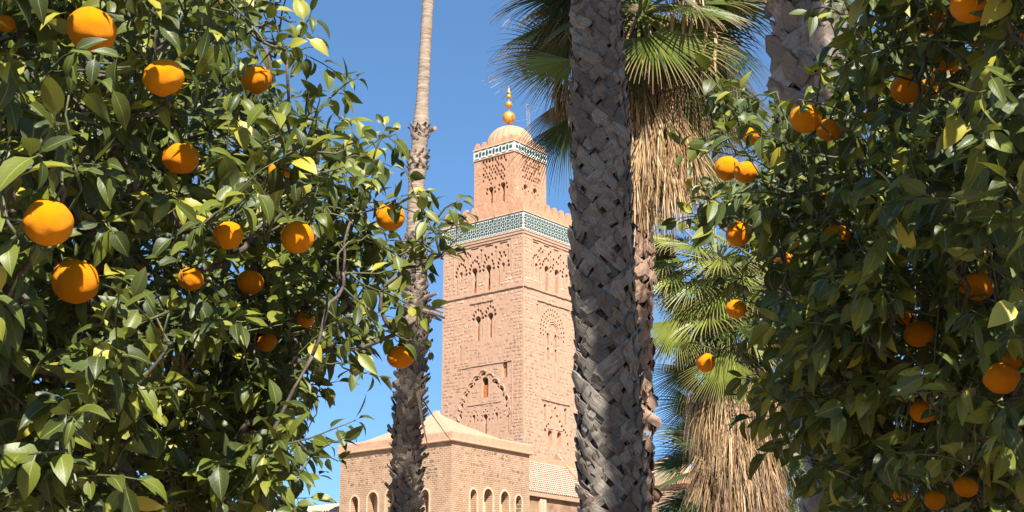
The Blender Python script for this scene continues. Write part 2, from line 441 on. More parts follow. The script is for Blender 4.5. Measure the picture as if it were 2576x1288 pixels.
def masonry(mb, face, u0, u1, z0, z1, rh, rw, avoid, dens, mi=0, gap=.05, proud=.035, tone=None):
    z = z0
    while z < z1 - rh[0]:
        h = random.uniform(*rh); u = u0 + random.uniform(0, .2)
        while u < u1:
            wd = random.uniform(*rw)
            if u + wd > u1: break
            c = (u + wd / 2, z + h / 2)
            d = dens(c[0], c[1]) if callable(dens) else dens
            zo = z; z = z + random.uniform(-.05, .05)
            if random.random() < d and not any(a[0] < u + wd and a[1] > u and a[2] < z + h and a[3] > z for a in avoid):
                g = gap * random.uniform(.8, 2.2); cu = random.uniform(0, .07); pr = proud * random.uniform(.5, 1.4); j = lambda: random.uniform(-.04, .04)
                q = [(u + g + cu + j(), z + g + cu + j()), (c[0] + j(), z + g * .7 + j()), (u + wd - g - cu + j(), z + g + cu * .6 + j()), (u + wd - g * .6 + j(), c[1] + j()), (u + wd - g - cu * .7 + j(), z + h - g - cu + j()), (c[0] + j(), z + h - g * .7 + j()), (u + g + cu * .8 + j(), z + h - g - cu + j()), (u + g * .6 + j(), c[1] + j())]
                lo = [face.pt(a, b, .01) for a, b in q]; hi = [face.pt(c[0] + (a - c[0]) * .84, c[1] + (b - c[1]) * .84, -pr) for a, b in q]
                flip = face.d.cross(Vector((0, 0, 1))).dot(face.n) < 0
                fs = [(i, (i + 1) % 8, 8 + (i + 1) % 8, 8 + i) for i in range(8)] + [tuple(range(8, 16))]
                if flip: fs = [f[::-1] for f in fs]
                tv = random.random() if tone is None else tone(c[0], c[1])
                mb.add(lo + hi, fs, mi, tv, 0., q + q)
            z = zo; u += wd
        z += h
def bbox(poly, g=.05): return (min(p[0] for p in poly) - g, max(p[0] for p in poly) + g, min(p[1] for p in poly) - g, max(p[1] for p in poly) + g)

# ================================================================== ground
g = MB(); n_ = 40
def gz(x, y): return 0.02 * math.sin(x * .3) * math.cos(y * .23) if abs(x) < 60 and abs(y) < 60 else 0
xs = [-3000, -600, -200] + [-60 + 6 * i for i in range(21)] + [200, 600, 3000]
ys = [-1500, -300] + [-60 + 6 * i for i in range(45)] + [400, 1200, 3500]
gv = [(x, y, gz(x, y)) for y in ys for x in xs]; nx = len(xs)
g.add(gv, [(j * nx + i, j * nx + i + 1, (j + 1) * nx + i + 1, (j + 1) * nx + i) for j in range(len(ys) - 1) for i in range(nx - 1)])
tag(g.build('ground', M['ground']), kind='structure')

# ================================================================== minaret
UL = Vector((-.7783, .6279, 0)); UR = Vector((.6279, .7783, 0))        # left face runs along UL, right face along UR
NL = -UR; NR = -UL
TC = Vector((1.36, 167.5, 0)); TW = 12.8
minaret = empty('minaret', (TC.x, TC.y, 0), 'tall square sandstone minaret with green tile bands, ribbed dome and three gilt balls', 'minaret')
fL = Face(TC, UL, NL); fR = Face(TC, UR, NR)
z_string = zat(719, 167.5); z_tb = zat(576, 167.5); z_tt = zat(531, 167.5)
z_par = z_tt + .85; z_mer = z_par + .95
ZB = MB()
holesL = []; holesR = []; shut = []
WM = ['wall', 'recess', 'recess_wall', 'shutter', 'plaster']
z3 = zoomed(1640, 880, 2576 / 520.); z4 = zoomed(1640, 1360, 1860 / 520.); zb = zoomed(1640, 860, 1127 / 560.); z2 = zoomed(1720, 560, 1629 / 430.)
def F(face, zf, x, y): return face.px(*zf(x, y))
# -- upper arcade, left face.  four polylobed arches with their windows
def arcade(face, cols, zf, holes, wins, top, rs=.19):
    for i, (x, y) in enumerate(cols):
        c, za = F(face, zf, x, y)
        hw = .86; h = 1.5
        holes += lobed(c, za - h, hw, h - .05, 9, rs, .5, 1)
        if i in wins:
            kp = keyhole(c + .02, za - 4.25, za - .95, .32, .46)
            holes.append((kp, .75, 1)); shut.append((face, c + .02 - .27, za - 4.25, c + .29, za - 3.4))
        else:
            holes.append((keyhole(c, za - 2.2, za - 1.05, .16, .27), .3, 2))
            holes.append((rectp(c + .55, za - 4.0, c + .66, za - 2.0), .2, 1))
    for i, (x, y) in enumerate(top):
        c, za = F(face, zf, x, y)
        for s, (du, dz) in enumerate([(-.36, -.36), (.36, -.36), (0, -.02), (.62, -.8), (-.62, -.8)]):
            holes.append((tear(c + du, za + dz, rs * 1.05, math.atan2(-dz + .2, -du) + math.pi), .5, 1))
        holes.append((rectp(c - .09, za - 1.5, c + .09, za - .42), .3, 1))
arcade(fL, [(445, 545), (695, 480), (950, 420), (1225, 360)], z3, holesL, (1, 2), [(565, 350), (815, 292), (1085, 234), (1310, 195)])
for x, y in [(430, 345), (690, 275), (960, 215), (1228, 152)]:
    c, z = F(fL, z3, x, y); holesL.append((rectp(c - .62, z - .06, c + .62, z + .12), .25, 1))
arcade(fR, [(1840, 375), (2030, 440), (2215, 510), (2400, 585)], z3, holesR, (1, 2), [(1925, 262), (2105, 330), (2290, 395)])
for x, y in [(1830, 155), (2030, 225), (2210, 300)]:
    c, z = F(fR, z3, x, y); holesR.append((rectp(c - .55, z - .06, c + .55, z + .13), .25, 1))
# -- middle pair, left face
for x, y in [(307, 655), (400, 628)]:
    c, z = F(fL, zb, x, y)
    holesL.append((keyhole(c, z - 3.1, z - .0, .24, .46), .8, 1)); shut.append((fL, c - .2, z - 3.1, c + .2, z - 1.2))
    holesL += lobed(c, z - .3, .80, 1.05, 7, .19, .5, 1)
    holesL.append((rectp(c - .07, z + 1.0, c + .07, z + 1.7), .2, 1)); holesL.append((rectp(c - .72, z - 2.8, c - .62, z - 1.2), .2, 2))
# slit, small niche
c, z = F(fL, zb, 175, 935); holesL.append((rectp(c - .1, z - .9, c + .1, z + .9), .3, 4))
c, z = F(fL, z4, 905, 85); holesL.append((archp(c - .38, c + .38, z - 1.0, z + 1.1), .35, 2))
# -- big lobed arch, left face
for i, (x, y) in enumerate([(615, 170), (530, 243), (465, 335), (400, 447), (345, 577), (325, 717), (705, 210), (775, 280), (850, 370), (905, 490), (930, 635), (570, 205), (495, 288), (420, 395), (360, 525), (325, 665), (745, 245), (815, 325), (885, 440), (922, 580)]):
    c, z = F(fL, z4, x, y); big = i < 11; r = .34 if big else .15
    ccx, ccz = F(fL, z4, 630, 560); a = math.atan2(z - ccz, c - ccx); r *= 1.2
    holesL.append(([(c + r * math.cos(a + k) * (.95 if big else 1.1), z + r * math.sin(a + k) * .8) for k in [-1.6, -1.1, -.5, 0, .5, 1.1, 1.6]] if big else tear(c, z, r * .8, a), .6, 1))
c, z = F(fL, z4, 640, 330); holesL.append((archp(c - .5, c + .5, z - 1.25, z + 1.25), .6, 1)); shut.append((fL, c - .47, z - 1.22, c + .47, z + .3))
for x, y, w_ in [(490, 660, 0), (645, 650, 1), (795, 625, 0)]:
    c, z = F(fL, z4, x, y)
    holesL += [(p, d_, b_) for p, d_, b_ in lobed(c, z - 1.05, .62, 1.2, 7, .11, .25, 1)]
    if w_: holesL.append((keyhole(c, z - 3.9, z - .35, .2, .34), .7, 1)); shut.append((fL, c - .19, z - 3.9, c + .19, z - 2.5))
    else: holesL.append((keyhole(c, z - 1.3, z - .35, .16, .25), .3, 2)); holesL.append((rectp(c - .4, z - 3.9, c - .32, z - 1.5), .2, 1))
c, z = F(fL, z4, 950, 800); holesL.append((rectp(c - .06, z - 1.3, c + .06, z + 1.3), .2, 1))
# -- right face: fretted round panel
cc, cz = F(fR, zb, 868, 765)
k = 0
for ring, cnt, rr_ in ((1.45, 11, .12), (1.95, 15, .13), (2.5, 19, .14)):
    for i in range(cnt):
        a = math.pi * (i + .5 * (k % 2)) / (cnt - .5) * 1.16 - .25
        holesR.append((tear(cc + ring * .92 * math.cos(a), cz - .3 + ring * 1.12 * math.sin(a), rr_, a + random.uniform(-1, 1)), .25, 1))
    k += 1
for x, y in [(836, 845), (893, 862)]:
    c, z = F(fR, zb, x, y)
    holesR.append((archp(c - .24, c + .24, z - .55, z + 1.1, point=.3), .5, 4)); holesR.append((rectp(c - .2, z - 2.3, c + .2, z - .75), .22, 2))
c, z = F(fR, zb, 755, 590); holesR.append((keyhole(c, z - .7, z + .5, .1, .17), .3, 1))
# -- right face low: triangle of cuts, niches, windows
pts = [(1585, 615), (1550, 715), (1520, 765), (1490, 830), (1465, 865), (1445, 900), (1428, 935), (1608, 725), (1632, 780), (1655, 810), (1675, 860), (1697, 910), (1722, 940), (1742, 980), (1748, 1030), (1750, 1095), (1590, 665), (1620, 750), (1645, 795), (1530, 740)]
for x, y in pts:
    c, z = F(fR, z4, x, y); holesR.append((tear(c, z, .19, random.uniform(0, 6)), .25, 1))
for x, y in [(1445, 665), (1718, 722)]:
    c, z = F(fR, z4, x, y); holesR.append((keyhole(c, z - 1.1, z + 1.0, .2, .27), .35, 2))
for x, y in [(1512, 1005), (1636, 1030)]:
    c, z = F(fR, z4, x, y); holesR.append((archp(c - .42, c + .42, z - .95, z + .9), .55, 4)); holesR.append((rectp(c - .34, z - 3.4, c - .2, z - 1.1), .3, 1))
c, z = F(fR, z4, 1578, 230); holesR.append((rectp(c - .07, z - 1.3, c + .07, z + 1.3), .3, 1))
def unlap(hs):
    out = []; bb = []
    for h in sorted(hs, key=lambda q: -abs(area(q[0]))):
        b = bbox(h[0], .015)
        if b[0] < .25 or b[1] > TW - .25: continue
        hit = any(b[0] < o[1] and b[1] > o[0] and b[2] < o[3] and b[3] > o[2] and (any(inside(p, q) for p in h[0]) or any(inside(p, h[0]) for p in q)) for o, q in bb)
        if not hit: out.append(h); bb.append((b, h[0]))
    return out
holesL = unlap(holesL); holesR = unlap(holesR)
sh = MB()
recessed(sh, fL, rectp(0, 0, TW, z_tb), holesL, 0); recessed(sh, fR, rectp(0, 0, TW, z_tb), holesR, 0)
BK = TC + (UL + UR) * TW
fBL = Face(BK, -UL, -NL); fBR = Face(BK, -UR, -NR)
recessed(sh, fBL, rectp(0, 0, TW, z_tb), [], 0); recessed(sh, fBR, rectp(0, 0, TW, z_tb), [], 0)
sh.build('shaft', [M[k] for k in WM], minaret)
# ledges, frames, string course (butted, proud boxes)
tr = MB()
def bar(mb, face, u0, u1, z0, z1, proud, mi=0):
    mb = MB(); mb.box(face.pt(u0, z0, 0.02), face.d * (u1 - u0), face.n * (proud + .02), Vector((0, 0, z1 - z0)), mi, .6)
    mb.build('moulding', M['stone'], minaret)
def wobble_bar(mb, face, u0, u1, z, th, proud, dz0=0., dz1=0., seg=12):
    mb = MB()
    for i in range(seg):
        a = u0 + (u1 - u0) * i / seg; b = u0 + (u1 - u0) * (i + 1) / seg; zz = z + dz0 + (dz1 - dz0) * i / seg + random.uniform(-.03, .03)
        mb.box(face.pt(a, zz, 0.02), face.d * (b - a), face.n * (proud + .02 + random.uniform(-.02, .02)), Vector((0, 0, th)), 0, .6)
    mb.build('moulding', M['stone'], minaret)
for f_ in (fL, fR):
    wobble_bar(tr, f_, 0.0, TW, z_string, .28, .16, seg=24)
    bar(tr, f_, 0.002, TW, z_tb - .45, z_tb - .005, .09)
uL0, zt_ = F(fL, z3, 1375, 50); uL1, _ = F(fL, z3, 330, 300)
wobble_bar(tr, fL, uL0, uL1, zt_ - .12, .16, .11)
for u in (uL0 - .16, uL1): bar(tr, fL, u, u + .14, z_string + 1.7, zt_ + .02, .06)
uR0, ztr = F(fR, z3, 1765, 60); wobble_bar(tr, fR, uR0, TW - uR0, ztr - .12, .16, .11)
bar(tr, fR, uR0 - .16, uR0 - .02, z_string + 1.7, ztr + .02, .06)
u0, z0 = F(fL, zb, 425, 528); u1, _ = F(fL, zb, 250, 560); wobble_bar(tr, fL, u0, u1, z0 - .1, .14, .12)
u0, z0 = F(fL, zb, 563, 985); u1, z1 = F(fL, zb, 160, 1050); wobble_bar(tr, fL, u0, u1, z0 - .1, .13, .10); bar(tr, fL, u0 - .14, u0, z0 - 7.5, z0 - .12, .05)
u0, z0 = F(fL, z4, 860, 510); u1, _ = F(fL, z4, 400, 580); wobble_bar(tr, fL, u0, u1, z0 - .1, .12, .08)
u0, z0 = F(fR, zb, 752, 530); u1, _ = F(fR, zb, 995, 610); wobble_bar(tr, fR, u0, u1, z0 - .1, .16, .15)
u0, z0 = F(fR, z4, 1395, 483); u1, _ = F(fR, z4, 1770, 568); wobble_bar(tr, fR, u0, u1, z0 - .1, .12, .14)
for (xa, xb, yy) in ((1480, 1555, 875), (1590, 1675, 900)):
    u0, z0 = F(fR, z4, xa, yy); u1, _ = F(fR, z4, xb, yy); bar(tr, fR, u0, u1, z0 - .06, z0 + .05, .07)
# raised hood of the round panel
for k in range(20):
    a0 = math.pi * 1.1 * k / 20 - .15; a1 = math.pi * 1.1 * (k + 1) / 20 - .15
    for rad_ in (1.05, 1.28):
        q = [(cc + r_ * .92 * math.cos(a), cz - .3 + r_ * 1.15 * math.sin(a)) for r_, a in ((rad_ - .06, a0), (rad_ + .06, a0), (rad_ + .06, a1), (rad_ - .06, a1))]
        tr.add([fR.pt(a, b, -.0) for a, b in q] + [fR.pt(a, b, -.09) for a, b in q], [(4, 5, 6, 7), (0, 1, 5, 4), (1, 2, 6, 5), (2, 3, 7, 6), (3, 0, 4, 7)], 0, .7)
tr.build('arch_hood', M['stone'], minaret)
for (x, y) in [(615, 170), (530, 243), (465, 335), (400, 447), (345, 577), (325, 717), (705, 210), (775, 280), (850, 370), (905, 490), (930, 635)]:
    c, z = F(fL, z4, x, y); ccx, ccz = F(fL, z4, 630, 560); a = math.atan2(z - ccz, c - ccx); m = MB()
    for k in range(8):
        t0 = a - 1.0 + 2.0 * k / 8; t1 = t0 + .25
        q = [(c + r_ * math.cos(t), z + r_ * math.sin(t)) for r_, t in ((.58, t0), (.70, t0), (.70, t1), (.58, t1))]
        m.add([fL.pt(u, v, .0) for u, v in q] + [fL.pt(u, v, -.13) for u, v in q], [(4, 5, 6, 7), (0, 1, 5, 4), (1, 2, 6, 5), (2, 3, 7, 6), (3, 0, 4, 7)], 0, .75)
    m.build('arch_hood', M['stone'], minaret)
# shutters
for f_, a, b, c_, d_ in shut:
    s_ = MB(); s_.box(f_.pt(a, b, .34), f_.d * (c_ - a), f_.n * .06, Vector((0, 0, d_ - b))); s_.build('shutter', M['shutter'], minaret)
# stonework
st = MB()
for f_, hs in ((fL, holesL), (fR, holesR)):
    av = [bbox(h[0], .06) for h in hs] + [(0, TW, z_string - .02, z_string + .3)]
    quo = lambda u, z: .93 if (u < 1.5 or u > TW - 1.1 or abs(z - z_string - .7) < .8 or z > z_tb - 1.2) else .50
    ton = lambda u, z: min(1, max(0, random.gauss(.80 if (z > z_string - .5 and z < z_string + 1.6) else (.62 if z > z_string - 6 else .38), .15)))
    masonry(st, f_, .04, TW - .04, 6, z_tb - .5, (.34, .52), (.32, .85), av, quo, tone=ton)
st.build('stonework', M['stone'], minaret, stuff=True)
# tile band, parapet
def block(mb, C, w_, z0, z1, over, mi=0):
    o = over; c = C - (UL + UR) * o
    mb.box(c + Vector((0, 0, z0)), UL * (w_ + 2 * o), UR * (w_ + 2 * o), Vector((0, 0, z1 - z0)), mi, .5)
b1 = MB(); block(b1, TC, TW, z_tb, z_tt, .10); b1.build('tile_band', M['white'], minaret)
b2 = MB(); block(b2, TC, TW, z_tb - .10, z_tb - .001, .16); block(b2, TC, TW, z_tt + .001, z_tt + .12, .2)
b2.build('band_edge', M['cream'], minaret)
b3 = MB()
for (f_, ln) in ((fL, TW), (fR, TW), (fBL, TW), (fBR, TW)):
    pass
PT = .5
pc = TC - (UL + UR) * .06; pw = TW + .12
fpl = Face(pc, UL, NL); fpr = Face(pc, UR, NR)
b3.box(pc + Vector((0, 0, z_tt + .121)), UL * pw, UR * PT, Vector((0, 0, z_par - z_tt - .121)), 0)
b3.box(pc + UR * (PT) + Vector((0, 0, z_tt + .121)), UL * PT, UR * (pw - PT), Vector((0, 0, z_par - z_tt - .121)), 0)
b3.box(pc + UR * (pw - PT) + UL * PT + Vector((0, 0, z_tt + .121)), UL * (pw - PT), UR * PT, Vector((0, 0, z_par - z_tt - .121)), 0)
b3.box(pc + UL * (pw - PT) + UR * PT + Vector((0, 0, z_tt + .121)), UL * PT, UR * (pw - 2 * PT), Vector((0, 0, z_par - z_tt - .121)), 0)
b3.box(pc + (UL + UR) * .45 + Vector((0, 0, z_tt + .13)), UL * (pw - .9), UR * (pw - .9), Vector((0, 0, .25)), 0)
b3.build('parapet', M['pink'], minaret)
def merlon_mesh(w_, h, t):
    s = MB(); st_ = [(-.5, 0), (-.5, .28), (-.42, .28), (-.42, .5), (-.33, .5), (-.33, .72), (-.24, .72), (-.24, .9), (-.14, 1), (.14, 1), (.24, .9), (.24, .72), (.33, .72), (.33, .5), (.42, .5), (.42, .28), (.5, .28), (.5, 0)]
    n = len(st_); a = [Vector((x * w_, 0, z * h)) for x, z in st_]; b = [p + Vector((0, t, 0)) for p in a]
    s.add(a + b, [tuple(range(n)), tuple(range(n, 2 * n))[::-1]] + [(i, n + i, n + (i + 1) % n, (i + 1) % n) for i in range(n)], 0, .5, 0, [(p.x, p.z) for p in a + b])
    return s.mesh('merlon', [M['pink']])
mm = merlon_mesh(1.18, 1.15, .45); mm2 = merlon_mesh(.92, .85, .32)
def fbasis(d, n_out):
    return Matrix(((d.x, -n_out.x, 0, 0), (d.y, -n_out.y, 0, 0), (d.z, 0, 1, 0), (0, 0, 0, 1)))
def merlons(face_, width, z, me, count, inset):
    for i in range(count):
        u = width * (i + .5) / count
        Mx = Matrix.Translation(face_.pt(u, z, inset)) @ fbasis(face_.d, face_.n)
        o = link('merlon', me, minaret, Mx)
for f_ in (fpl, fpr, Face(pc + (UL + UR) * pw, -UL, -NL), Face(pc + (UL + UR) * pw, -UR, -NR)): merlons(f_, pw, z_par, mm, 9, .03)
# glazed pieces
def tile_mesh(kind, s):
    m = MB()
    if kind == 'square': q = [(-.2, -.2), (.2, -.2), (.2, .2), (-.2, .2)]
    else: q = [(.17 * math.cos(2 * math.pi * k / 10), .40 * math.sin(2 * math.pi * k / 10)) for k in range(10)]
    q = [(a * s, b * s) for a, b in q]; n = len(q)
    m.add([Vector((a, 0, b)) for a, b in q] + [Vector((a * .92, -.03, b * .92)) for a, b in q], [tuple(range(n, 2 * n))] + [(i, (i + 1) % n, n + (i + 1) % n, n + i) for i in range(n)])
    return m.mesh('green_tile', [M['green']])
TN = [0]
def tiles(face_, width, z0, z1, rows, cap):
    pz = (z1 - z0) / (rows + .15); cols = round(width / pz); pu = width / cols
    sq = tile_mesh('square', pz); el = tile_mesh('ellipse', pz)
    picks = []
    for j in range(rows):
        for i in range(cols):
            u = (i + .5) * pu; z = z0 + (j + .575) * pz
            picks.append((sq, u, z, 0))
            if i: picks.append((el, i * pu, z, 0))
            if j: picks.append((el, u, z - pz / 2, 1))
    for i in range(cols): picks.append((el, (i + .5) * pu, z0 + .05 * pz, 2)); picks.append((el, (i + .5) * pu, z1 - .05 * pz, 2))
    left = MB()
    for me, u, z, rot in picks:
        Mx = Matrix.Translation(face_.pt(u, z, -.004)) @ fbasis(face_.d, face_.n) @ (Matrix.Rotation(R(90), 4, 'Y') if rot else Matrix())
        if rot == 2: Mx = Mx @ Matrix.Diagonal((.35, 1, 1, 1))
        if TN[0] < 298 and rot < 2:
            link('green_tile', me, minaret, Mx); TN[0] += 1
        else: left.add([Mx @ v.co for v in me.vertices], [tuple(p.vertices) for p in me.polygons])
    if left.v: left.build('green_tiles', M['green'], minaret, stuff=True)
tw = TW + .2
tc0 = TC - (UL + UR) * .10
tiles(Face(tc0, UL, NL), tw, z_tb + .03, z_tt - .03, 3, 1)
tiles(Face(tc0, UR, NR), tw, z_tb + .03, z_tt - .03, 3, 1)
# hooks on band top
for x_ in (1919, 1857, 1794, 1726):
    u, z = fL.px(x_ / K, 700 / K)
    h_ = MB(); p = Face(tc0, UL, NL).pt(u, z_tt + .12, -.1); h_.tube([p, p + NL * .25 + Vector((0, 0, .05)), p + NL * .3 + Vector((0, 0, .38))], .05, 5); h_.build('hook', M['metal'], minaret)
# lantern tower
LW = 6.55; LCn = Vector((-.23, 176.5, 0)); LC = LCn - (UL + UR) * LW / 2
lf = Face(LC, UL, NL); rf = Face(LC, UR, NR)
Ym = LC.y
zl0 = z_tt; zl_b = zat(380, Ym); zl_t = zat(354, Ym)
hl = []; hr = []
def fret(face_, x0, x1, y0, y1, zf, holes, slope):
    # staggered rows of cuts following the slope of the face in the picture
    for j in range(7):
        for i in range(8):
            x = x0 + (x1 - x0) * (i + .5 * (j % 2)) / 8.; yy = y0 + (y1 - y0) * j / 7. + slope * (x - x0)
            c, z = F(face_, zf, x, yy)
            r_ = .17 if j else .21
            holes.append((tear(c, z, r_ * random.uniform(.85, 1.2), (math.pi / 2 if (i + j) % 2 else -.9) + random.uniform(-.3, .3)), .4, 1))
fret(lf, 352, 690, 185, 500, z2, hl, -.25); fret(rf, 915, 1160, 110, 440, z2, hr, .42)
for x, y in ((458, 535), (628, 470)):
    c, z = F(lf, z2, x, y); hl.append((keyhole(c, z - 2.75, z + .05, .30, .42), .8, 1)); shut.append((lf, c - .24, z - 2.75, c + .24, z - 1.55))
    hl += lobed(c, z - .75, .70, 1.2, 7, .17, .4, 1)
    s_ = MB(); s_.box(lf.pt(c - .23, z - 2.74, .36), lf.d * .46, lf.n * .06, Vector((0, 0, 1.1))); s_.build('shutter', M['shutter'], minaret)
for x, y in ((950, 500), (1085, 558)):
    c, z = F(rf, z2, x, y); hr.append((keyhole(c, z - 1.5, z + .05, .22, .42), .8, 1)); hr += lobed(c, z - .75, .62, 1.1, 7, .13, .25, 1)
    hr.append((rectp(c - .2, z - 2.6, c + .02, z - 1.7), .3, 4))
TW_ = TW; TW = LW; hl = unlap(hl); hr = unlap(hr); TW = TW_
la = MB()
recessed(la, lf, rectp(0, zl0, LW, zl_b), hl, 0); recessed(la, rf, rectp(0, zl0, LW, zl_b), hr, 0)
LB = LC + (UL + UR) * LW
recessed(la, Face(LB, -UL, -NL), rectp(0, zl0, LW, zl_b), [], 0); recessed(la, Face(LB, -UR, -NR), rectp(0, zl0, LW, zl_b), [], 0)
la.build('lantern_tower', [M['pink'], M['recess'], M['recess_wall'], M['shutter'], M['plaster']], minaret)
st2 = MB()
for f_, hs in ((lf, hl), (rf, hr)):
    masonry(st2, f_, .05, LW - .05, z_par - .2, zl_b - .1, (.28, .4), (.28, .55), [bbox(h[0], .05) for h in hs], lambda u, z: .5 if u < 1.3 or u > LW - .9 else .18, proud=.02)
st2.build('lantern_stonework', M['stone'], minaret, stuff=True)
l2 = MB()
def lblock(o, z0, z1): block(l2, LC, LW, z0, z1, o)
lblock(.12, zl_b + .001, zl_b + .1); lblock(.16, zl_t + .001, zl_t + .14)
l2.build('lantern_edge', M['cream'], minaret)
l3 = MB(); block(l3, LC, LW, zl_b + .101, zl_t, .08); l3.build('lantern_tile_band', M['white'], minaret)
lc0 = LC - (UL + UR) * .08
tiles(Face(lc0, UL, NL), LW + .16, zl_b + .14, zl_t - .03, 1, 1); tiles(Face(lc0, UR, NR), LW + .16, zl_b + .14, zl_t - .03, 1, 1)
for f_ in (Face(lc0, UL, NL), Face(lc0, UR, NR), Face(lc0 + (UL + UR) * (LW + .16), -UL, -NL), Face(lc0 + (UL + UR) * (LW + .16), -UR, -NR)): merlons(f_, LW + .16, zl_t + .141, mm2, 6, .03)
# dome
zd = zl_t + .1; ztop = zat(321.5, 176.5)
prof = [(3.0, zd), (3.08, zd + .5)] + [(3.08 * math.cos(t) ** .8 if t < 1.55 else .02, zd + .5 + (ztop - zd - .5) * math.sin(t)) for t in [i * math.pi / 2 / 14 for i in range(1, 15)]]
vs, fs = lathe(prof, 144, lambda th: .955 + .055 * abs(math.cos(th * 12)) ** .7, LCn)
dm = MB(); dm.add(vs, fs, 0, 0, 0, [(v.x, v.z) for v in vs]); dm.build('dome', M['pink'], minaret, smooth=True)
# finial
fp = LCn.copy(); fx = P(1280, 296, 176.5)
fin = MB(); zz0 = ztop - .2; zz1 = zat(222, 176.5)
fin.tube([Vector((fx.x, 176.5, zz0)), Vector((fx.x, 176.5, zz1 - .5))], .07, 8)
fin.tube([Vector((fx.x, 176.5, ztop - .05)), Vector((fx.x, 176.5, ztop + .35))], [.25, .1], 10)
fo = fin.build('finial', M['metal'], minaret)
for (yy, rp) in ((296, 16.8), (263.7, 9.6), (243.2, 6.2)):
    r_ = rp * mpp(yy, 176.5); zc = zat(yy, 176.5)
    s_ = MB(); vs, fs = lathe([(r_ * math.sin(t) * (1.0 if True else 1), -r_ * math.cos(t) * .97) for t in [math.pi * i / 16 for i in range(17)]], 32, None, Vector((fx.x, 176.5, zc)))
    s_.add(vs, fs); o = s_.build('gilt_ball', M['gold'], fo, smooth=True)
s_ = MB(); zc = zat(233, 176.5); vs, fs = lathe([(.05, -.35), (.26, -.15), (.28, 0), (.16, .3), (.05, .62), (.0, .95)], 16, None, Vector((fx.x, 176.5, zc))); s_.add(vs, fs); s_.build('finial_tip', M['gold'], fo, smooth=True)
# antenna mast
Ya = 178.5; a0 = P(1333, 345, Ya); a1 = P(1327, 262, Ya)
ant = empty('antenna_mast', (a0.x, Ya, a0.z - 1.5), 'thin grey lattice mast with a side arm standing behind the dome', 'antenna')
am = MB()
bot = Vector((a0.x, Ya, a0.z - 1.5)); top_ = a1; ax_ = (top_ - bot).normalized()
for sx, sy in ((-.16, 0), (.16, 0), (0, .25)): am.tube([bot + Vector((sx, sy, 0)), top_ + Vector((sx, sy, 0))], .035, 4)
L_ = (top_ - bot).length; k = 0; t = 0
while t < L_ - .4:
    am.tube([bot + ax_ * t + Vector((-.16 if k % 2 else .16, 0, 0)), bot + ax_ * (t + .36) + Vector((.16 if k % 2 else -.16, 0, 0))], .03, 4); t += .36; k += 1
am.build('mast', M['metal'], ant)
am = MB(); am.tube([top_ + Vector((0, 0, -.2)), P(1365, 272, Ya)], .03, 4); am.tube([top_ + Vector((0, 0, -1.6)), P(1358, 270, Ya)], .025, 4); am.tube([top_ + Vector((-.1, 0, -.2)), top_ + Vector((.2, 0, -.2))], .2, 4); am.build('arm', M['metal'], ant)
am = MB(); am.tube([P(1330, 300, Ya), P(1284, 306, 176.8)], .015, 3); am.tube([P(1330, 318, Ya), P(1290, 330, 176.8)], .015, 3); am.build('stay_wire', M['metal'], ant)

# ================================================================== mosque wing in front of the minaret
DC = 120.; bc = P(1137, 1110, DC); BC = Vector((bc.x, DC, 0))
LL, RL = 13.0, 10.35
wing = empty('mosque_wing', (BC.x, BC.y, 0), 'sandy brick mosque block with smooth parapet and hipped plaster roof below the minaret', 'building')
wl = Face(BC, UL, NL); wr = Face(BC, UR, NR)
zp1 = zat(1081, DC); zp0 = zat(1110, DC)            # parapet top / bottom at the corner
z5 = zoomed(1270, 1620, 2275 / 530.); z6 = zoomed(1740, 1620, 1975 / 460.)
def niches(face, specs, zf, rise):
    hs = []
    for x0, x1, ya in specs:
        ua, _ = F(face, zf, x0, ya + 80); ub, _ = F(face, zf, x1, ya + 80); c, zt = F(face, zf, (x0 + x1) / 2, ya)
        u0, u1 = min(ua, ub), max(ua, ub); hs.append((archp(u0, u1, zt - 5.0, zt, point=.25), .8, 1))
    return hs
hwL = niches(wl, [(198, 318, 1035), (468, 632, 967), (765, 895, 925), (1325, 1455, 925)], z5, 0)
hwR = niches(wr, [(100, 205, 920), (318, 462, 912), (590, 724, 952), (832, 926, 1022)], z6, 0)
wb = MB()
recessed(wb, wl, rectp(0, 0, LL, zp0), hwL, 0); recessed(wb, wr, rectp(0, 0, RL, zp0), hwR, 0)
fa = Face(BC + UL * LL, UR, -NR); fb = Face(BC + UR * RL, UL, -NL)
recessed(wb, fa, rectp(0, 0, RL, zp0), []); recessed(wb, fb, rectp(0, 0, LL, zp0), [])
wb.build('wall', [M['brickwall'], M['cream']], wing)
for face, hs in ((wl, hwL), (wr, hwR)):
    for poly, _, _ in hs:
        ar = MB(); n = len(poly); cu = sum(p[0] for p in poly[:2]) / 2
        zc = poly[2][1] if len(poly) > 2 else 0
        outp = []
        for i, (a, b) in enumerate(poly):
            sgn = 1 if a > cu else -1
            if b <= poly[1][1] + .01: outp.append((a + sgn * .16, b))
            else:
                dv = Vector((a - cu, max(0, b - zc))); dv = dv.normalized() if dv.length > 1e-6 else Vector((0, 1)); outp.append((a + dv.x * .16, b + dv.y * .16))
        for i in range(1, n):
            j = (i + 1) % n
            q = [poly[i], outp[i], outp[j], poly[j]]
            fr = [face.pt(a, b, -.035) for a, b in q]; bk = [face.pt(a, b, .0) for a, b in q]
            ar.add(fr + bk, [(0, 1, 2, 3), (0, 4, 5, 1), (1, 5, 6, 2), (2, 6, 7, 3), (3, 7, 4, 0)])
        ar.build('arch_surround', M['cream'], wing)
rb = MB()
